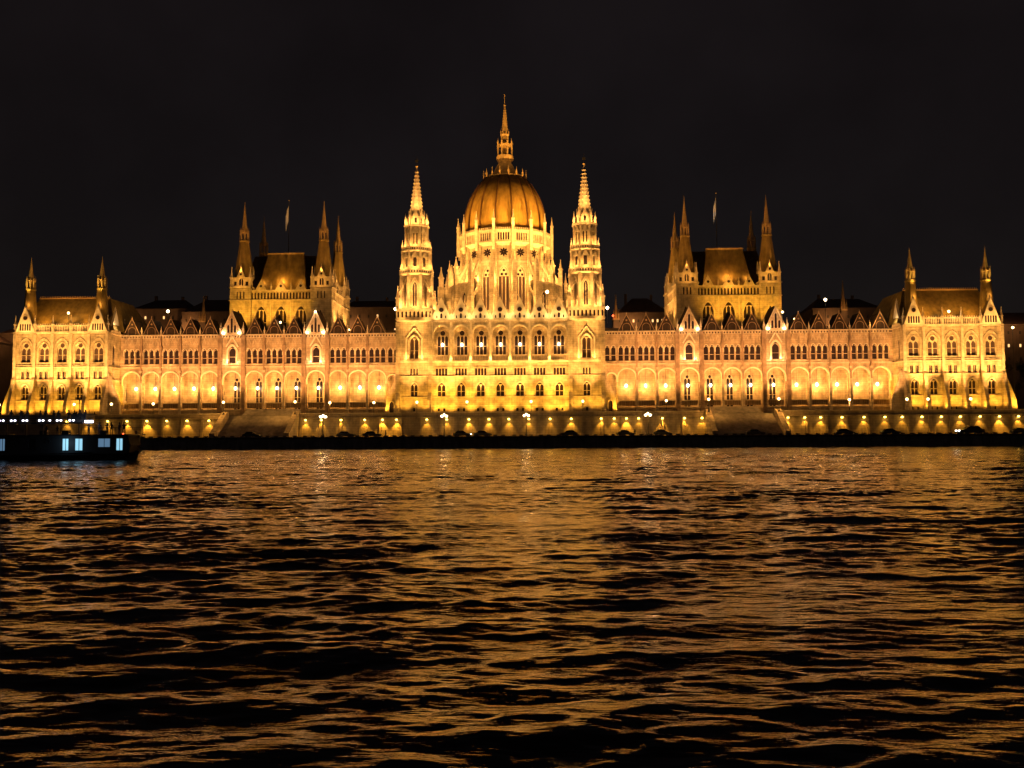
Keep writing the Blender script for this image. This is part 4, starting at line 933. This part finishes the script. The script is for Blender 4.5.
for x, y in ((-150, 96), (-125, 98), (-62, 96), (45, 96), (120, 96), (185, 92), (-190, 90)): light('POINT', (x, y, 44), 900, PNK, rad=.4)  # unseen lamps added to warm the dim city walls
def church_spire(x, y, z0, zt, w, label, red=False):
    e = empty('church_tower', (x, y, 8.5)); tag(e, label, 'tower')
    g = MB(); g.box(x - w, x + w, y - w, y + w, 8.5, z0, 'city'); g.box(x - w * 1.1, x + w * 1.1, y - w * 1.1, y + w * 1.1, z0, z0 + .5, 'gold')
    for q in (-1, 1):
        g.pinn(x + q * w * .9, y - w * .9, z0 + .5, (zt - z0) * .35, w * .3, 'gold')
    link('shaft', g.mesh('shaft'), e, inv=True)
    g = MB(); g.lathe(x, y, [(w * 1.05, z0 + .5), (w * .6, z0 + (zt - z0) * .3), (.1, zt)], 8, 'gold'); link('spire', g.mesh('spire'), e, inv=True)
    if red: g = MB(); lamp_globe(g, x - 1.2, y - w - .5, z0 + 1.5, .4, 'redl'); g.bar((x - 1.2, y - w - .5, z0 + .4), (x - 1.2, y - w - .5, z0 + 1.5), .1, 'iron'); link('beacon', g.mesh('beacon'), e, inv=True)
    light('POINT', (x, y - w - 3, z0 - 1), 130, PNK)
church_spire(-103.5, 60, 41.5, 50.5, 1.1, 'small dim turret spire between left pavilion and left hall')
church_spire(111.5, 60, 43.5, 53.5, 1.0, 'small dim turret spire between right hall and right pavilion')
church_spire(39.6, 100, 46, 56, 1.1, 'thin dark spire with red beacon right of the right spire tower', True)

# flags
for s, x, zt, d in ((-1, -66, 75, 'left'), (1, 64.2, 75.5, 'right')):
    e = empty('flagpole', (x, 30, 57.2)); tag(e, 'tall thin pole with a pale drooping flag above the %s hall roof' % d, 'flagpole', 'flagpoles on the hall roofs')
    g = MB(); g.lathe(x, 30, [(.12, 57), (.08, zt)], 6, 'iron'); lamp_globe(g, x, 30, zt + .15, .2, 'gold'); link('pole', g.mesh('pole'), e, inv=True)
    g = MB(); n = 7
    for i in range(n):
        xa = x - .1 - i * .12; xb = x - .1 - (i + 1) * .12; ya, yb = 30 + .2 * math.sin(i * 1.4), 30 + .2 * math.sin((i + 1) * 1.4)
        za, zb = zt - 1.2 - i * .5, zt - 1.2 - (i + 1) * .5
        for q, m_ in ((0, 'flagr'), (1.6, 'flag'), (3.2, 'flagg')): g.poly([(xa, ya, za - q), (xb, yb, zb - q), (xb, yb, zb - q - 1.6), (xa, ya, za - q - 1.6)], 'flag')
    link('flag', g.mesh('flag'), e, inv=True)
    light('SPOT', (x, 26, 58), 700 if s > 0 else 220, (.75, .9, 1), (x - .5, 30, 73), 22, .8)

# standing floodlights on roofs; four are added, standing in for window reflections
FL = [(-27.9 - .6, 1.5, 37.4, 'beside the left spire tower'), (28.3 + .6, 1.5, 37.2, 'beside the right spire tower'), (-51.6, 6.2, 37.5, 'above the right gable of the left wing'),
      (76.9, 6.0, 36.2, 'above the right gable of the right wing'), (-46.2, 25, 34.5, 'at the corner of the left hall'), (-62.0, 8.4, 34.9, 'among the gables before the left hall'),
      (12.8, 10, 43.0, 'between the gables and the dome, right of centre'), (-95.5, 12, 38.8, 'above the roof right of the left pavilion, mimicking a reflection'), (81.0, 9, 34.6, 'on the right wing roof, near its right gable'),
      (93.0, 20, 41.5, 'on the right wing roof, tall mast left of pavilion, mimicking a reflection'), (119.0, 0.2, 35.2, 'at the parapet of the right pavilion'), (-119, 2, 37.2, 'on the roof slope of the left pavilion, mimicking a reflection'), (137.5, 4, 31.2, 'on a mast right of the right pavilion, mimicking a reflection')]
for x, y, z, d in FL:
    e = empty('floodlight', (x, y, z)); tag(e, 'small glaring floodlight ' + d, 'floodlight', 'floodlights on the palace roofs')
    zb = {-28.5: 33, 28.9: 33, 12.8: 34.5, 93.0: 32, 137.5: 8.5, 119.0: 33.6, -119: 34}.get(round(x, 1), z - 3)
    g = MB(); g.bar((0, .2, zb - z), (0, .2, 0), .12, 'iron'); link('mast', g.mesh('mast'), e)
    g = MB(); lamp_globe(g, 0, 0, 0, .4 if d[0] == 'b' or z > 38 else .3, 'lampw' if d[0] == 'b' or z > 38 else 'lamp'); link('lamp_head', g.mesh('lamp_head'), e)
    light('POINT', (x, y - .9, z), 55, (1, .75, .45))

# trees
def tree(x, y, h, r, label):
    e = empty('park_tree', (x, y, 8.5)); tag(e, label, 'tree', 'dark trees beside the palace')
    g = MB(); g.lathe(0, 0, [(.45, 0), (.32, h * .3), (.12, h * .75)], 8, 'bark')
    for i in range(7):
        a = random.uniform(0, 2 * PI); z = h * random.uniform(.28, .6); rr = r * random.uniform(.5, .8)
        g.bar((0, 0, z), (rr * math.cos(a), rr * math.sin(a), z + h * .22), .14, 'bark')
    link('trunk', g.mesh('trunk'), e)
    n = 2600; cl = [(random.gauss(0, r * .45), random.gauss(0, r * .45), h * random.uniform(.42, .93), r * random.uniform(.22, .42)) for _ in range(17)]
    V = []; F = []
    for i in range(n):
        cx, cy, cz, cr = random.choice(cl); d = Vector((random.gauss(0, 1), random.gauss(0, 1), random.gauss(0, .8))).normalized() * cr * random.uniform(.6, 1.1)
        p = Vector((cx, cy, cz)) + d; u = Vector((random.gauss(0, 1), random.gauss(0, 1), random.gauss(0, 1))).normalized(); v = u.orthogonal().normalized(); sz = random.uniform(.15, .34)
        k = len(V); V += [tuple(p - u * sz), tuple(p + v * sz * .6), tuple(p + u * sz), tuple(p - v * sz * .6)]; F.append((k, k + 1, k + 2, k + 3))
    me = bpy.data.meshes.new('crown'); me.from_pydata(V, [], F); me.materials.append(M['leaf']); link('crown', me, e)
tree(136.5, 16, 19, 4.6, 'dark leafy tree right against the right end of the palace'); tree(143.5, 8, 15, 4.2, 'dark shorter tree at the right picture edge'); tree(142, 34, 24, 5.5, 'tall dark tree behind the right end of the palace')
tree(-140, 22, 20, 5, 'dark leafy tree at the left end of the palace'); tree(-137.5, 44, 27, 5.5, 'tall dark tree behind the left end pavilion')

# ================================================================== river surface
def water():
    cy = -239.3; h = 4.0
    d = [-80, -40, -15, -5, 0, 3]; x = 6.0; 
    while x < 214.2: d.append(x); x *= 1.0028
    d.append(214.25); d = np.array(d); nr = len(d)
    nc = 980; t = np.linspace(-1, 1, nc)
    half = np.maximum(d, 6) * .66 + 9
    ext = np.array([1.15, 1.5, 2.5, 5, 12]) 
    Xin = half[:, None] * t[None, :]
    Xl = -(half[:, None] + (1500 - half[:, None]) * np.array([1, .5, .22, .08, .02])[None, :]); Xr = -Xl[:, ::-1]
    X = np.concatenate([Xl, Xin, Xr], 1) + 10.5; nc2 = X.shape[1]
    D = np.repeat(d[:, None], nc2, 1); Y = cy + D
    dy = np.gradient(d)[:, None] * np.ones_like(X)
    Z = np.zeros_like(X); r = np.random.default_rng(5)
    lam = np.concatenate([np.geomspace(.38, 1.15, 40), np.geomspace(1.2, 3.6, 34), np.geomspace(4, 11, 12)])
    for L in lam:
        th = r.normal(0, .5 if L < 1.2 else .38 if L < 4 else .45) + (PI / 2 + .1); k = 2 * PI / L
        slope = (.0170 if L < 1.16 else .0150 if L < 3.8 else .0095)
        amp = slope / k * 1.414
        ph = r.uniform(0, 2 * PI); f = np.clip((L / np.maximum(dy, .01) - 2.0) / 1.2, 0, 1)
        q = k * (math.cos(th) * X + math.sin(th) * Y) + ph
        if L > 1.2: q = q + .35 * np.sin(.21 * X + 1.7 * ph) 
        Z += amp * f * (np.sin(q) + .22 * np.sin(2 * q + 1.2))
    # gusty patches
    G = .86 + .33 * np.sin(X * .11 + 2 * np.sin(Y * .05)) * np.sin(Y * .17 + 1.3 * np.sin(X * .07)) + .2 * np.sin(X * .37 + 1.7 * np.sin(Y * .13 + 1)) * np.sin(Y * .31 + 1.5 * np.sin(X * .19)); Z *= G
    Z[:, :5] = 0; Z[:, -5:] = 0
    P = .75 + .5 * np.sin(X * .43 + 2.1 * np.sin(Y * .09)) * np.sin(Y * .14 + 1.9 * np.sin(X * .23)) + .35 * np.sin(X * .9 + 1.5 * np.sin(Y * .21)) * np.sin(Y * .27 + 1.2 * np.sin(X * .5))
    FAR = (np.clip((dy - .05) / .3, 0, 1) * np.clip(P, .05, 1.6)).astype(np.float32).ravel()
    v = np.stack([X, Y, Z], -1).reshape(-1, 3).astype(np.float32)
    idx = np.arange(nr * nc2).reshape(nr, nc2)
    q = np.stack([idx[:-1, :-1], idx[:-1, 1:], idx[1:, 1:], idx[1:, :-1]], -1).reshape(-1, 4).astype(np.int32)
    me = bpy.data.meshes.new('river'); me.vertices.add(len(v)); me.vertices.foreach_set('co', v.ravel())
    me.loops.add(q.size); me.loops.foreach_set('vertex_index', q.ravel()); me.polygons.add(len(q))
    me.polygons.foreach_set('loop_start', np.arange(0, q.size, 4, dtype=np.int32)); me.polygons.foreach_set('loop_total', np.full(len(q), 4, np.int32))
    me.polygons.foreach_set('use_smooth', np.ones(len(q), bool)); me.update(calc_edges=True)
    at = me.attributes.new('ripple', 'FLOAT', 'POINT'); at.data.foreach_set('value', FAR)
    m = bpy.data.materials.new('river_water'); m.use_nodes = True; nt = m.node_tree; b = nt.nodes['Principled BSDF']
    b.inputs['Base Color'].default_value = (.006, .006, .005, 1); b.inputs['Roughness'].default_value = .045; b.inputs['IOR'].default_value = 1.333
    tc = nt.nodes.new('ShaderNodeTexCoord'); mp = nt.nodes.new('ShaderNodeMapping'); mp.inputs['Scale'].default_value = (.3, 1.3, 1)
    n1 = nt.nodes.new('ShaderNodeTexNoise'); n1.inputs['Scale'].default_value = 4.0; n1.inputs['Detail'].default_value = 4; n1.inputs['Roughness'].default_value = .5
    bm = nt.nodes.new('ShaderNodeBump'); bm.inputs['Strength'].default_value = .55; bm.inputs['Distance'].default_value = .07
    Lk = nt.links.new; ar = nt.nodes.new('ShaderNodeAttribute'); ar.attribute_name = 'ripple'; mr = nt.nodes.new('ShaderNodeMapRange'); mr.inputs['To Min'].default_value = .03; mr.clamp = False; mr.inputs['To Max'].default_value = .16; Lk(ar.outputs['Fac'], mr.inputs['Value']); Lk(mr.outputs[0], bm.inputs['Distance']); bm.inputs['Strength'].default_value = 1.0
    Lk(tc.outputs['Object'], mp.inputs[0]); Lk(mp.outputs[0], n1.inputs['Vector']); Lk(n1.outputs['Fac'], bm.inputs['Height']); Lk(bm.outputs[0], b.inputs['Normal'])
    me.materials.append(m); o = bpy.data.objects.new('river_water', me); COL.objects.link(o); tag(o, 'dark choppy river reflecting the golden lights', None, None, 'structure')
water()

# ================================================================== sky, moonlight, camera
w = bpy.data.worlds.new('World'); sc.world = w; w.use_nodes = True; nt = w.node_tree; bg = nt.nodes['Background']
sky = nt.nodes.new('ShaderNodeTexSky'); sky.sky_type = 'NISHITA'; sky.sun_disc = False; sky.sun_elevation = R(4); sky.sun_rotation = R(180)
mu = nt.nodes.new('ShaderNodeMix'); mu.data_type = 'RGBA'; mu.blend_type = 'ADD'; mu.inputs['Factor'].default_value = 1
sc1 = nt.nodes.new('ShaderNodeVectorMath'); sc1.operation = 'SCALE'; sc1.inputs['Scale'].default_value = .0002
nt.links.new(sky.outputs[0], sc1.inputs[0]); nt.links.new(sc1.outputs[0], mu.inputs['A']); mu.inputs['B'].default_value = (.00185, .00125, .00135, 1)
tcw = nt.nodes.new('ShaderNodeTexCoord'); nz = nt.nodes.new('ShaderNodeTexNoise'); nz.inputs['Scale'].default_value = 5.0; nz.inputs['Detail'].default_value = 5
rw = nt.nodes.new('ShaderNodeMapRange'); rw.inputs['From Min'].default_value = .35; rw.inputs['From Max'].default_value = .7; rw.inputs['To Min'].default_value = .85; rw.inputs['To Max'].default_value = 1.25
vm = nt.nodes.new('ShaderNodeVectorMath'); vm.operation = 'SCALE'
nt.links.new(tcw.outputs['Generated'], nz.inputs['Vector']); nt.links.new(nz.outputs['Fac'], rw.inputs['Value']); nt.links.new(mu.outputs['Result'], vm.inputs[0]); nt.links.new(rw.outputs[0], vm.inputs['Scale']); nt.links.new(vm.outputs[0], bg.inputs['Color']); bg.inputs['Strength'].default_value = 1.0
sl = bpy.data.lights.new('moonlight', 'SUN'); sl.energy = .004; sl.angle = R(.5); sl.color = (.7, .8, 1); so = bpy.data.objects.new('moonlight', sl); COL.objects.link(so); so.rotation_euler = (R(50), 0, R(20))

cam = bpy.data.cameras.new('camera'); co = bpy.data.objects.new('camera', cam); COL.objects.link(co); sc.camera = co
cam.sensor_width = 36; cam.lens = 36 * 895.8 / 1024; cam.clip_end = 6000; cam.clip_start = .3
yaw, pitch, roll = .0310, .0530, -.0051
f = Vector((-math.sin(yaw) * math.cos(pitch), math.cos(yaw) * math.cos(pitch), math.sin(pitch))); r0 = Vector((math.cos(yaw), math.sin(yaw), 0)); u0 = r0.cross(f)
r1 = r0 * math.cos(roll) + u0 * math.sin(roll); u1 = -r0 * math.sin(roll) + u0 * math.cos(roll)
co.matrix_world = Matrix(((r1.x, u1.x, -f.x, 10.54), (r1.y, u1.y, -f.y, -239.3), (r1.z, u1.z, -f.z, 4.0), (0, 0, 0, 1)))

sc.view_settings.view_transform = 'Standard'; sc.view_settings.look = 'None'; sc.view_settings.gamma = 1; sc.view_settings.exposure = 1.72
cy = sc.cycles if hasattr(sc, 'cycles') else None
sc.render.engine = 'CYCLES'; cy = sc.cycles
cy.use_denoising = True; cy.denoiser = 'OPENIMAGEDENOISE'; cy.use_light_tree = True; cy.max_bounces = 4; cy.diffuse_bounces = 2; cy.glossy_bounces = 3
cy.caustics_reflective = False; cy.blur_glossy = 1.0; cy.caustics_refractive = False; cy.sample_clamp_indirect = 4; cy.use_adaptive_sampling = False
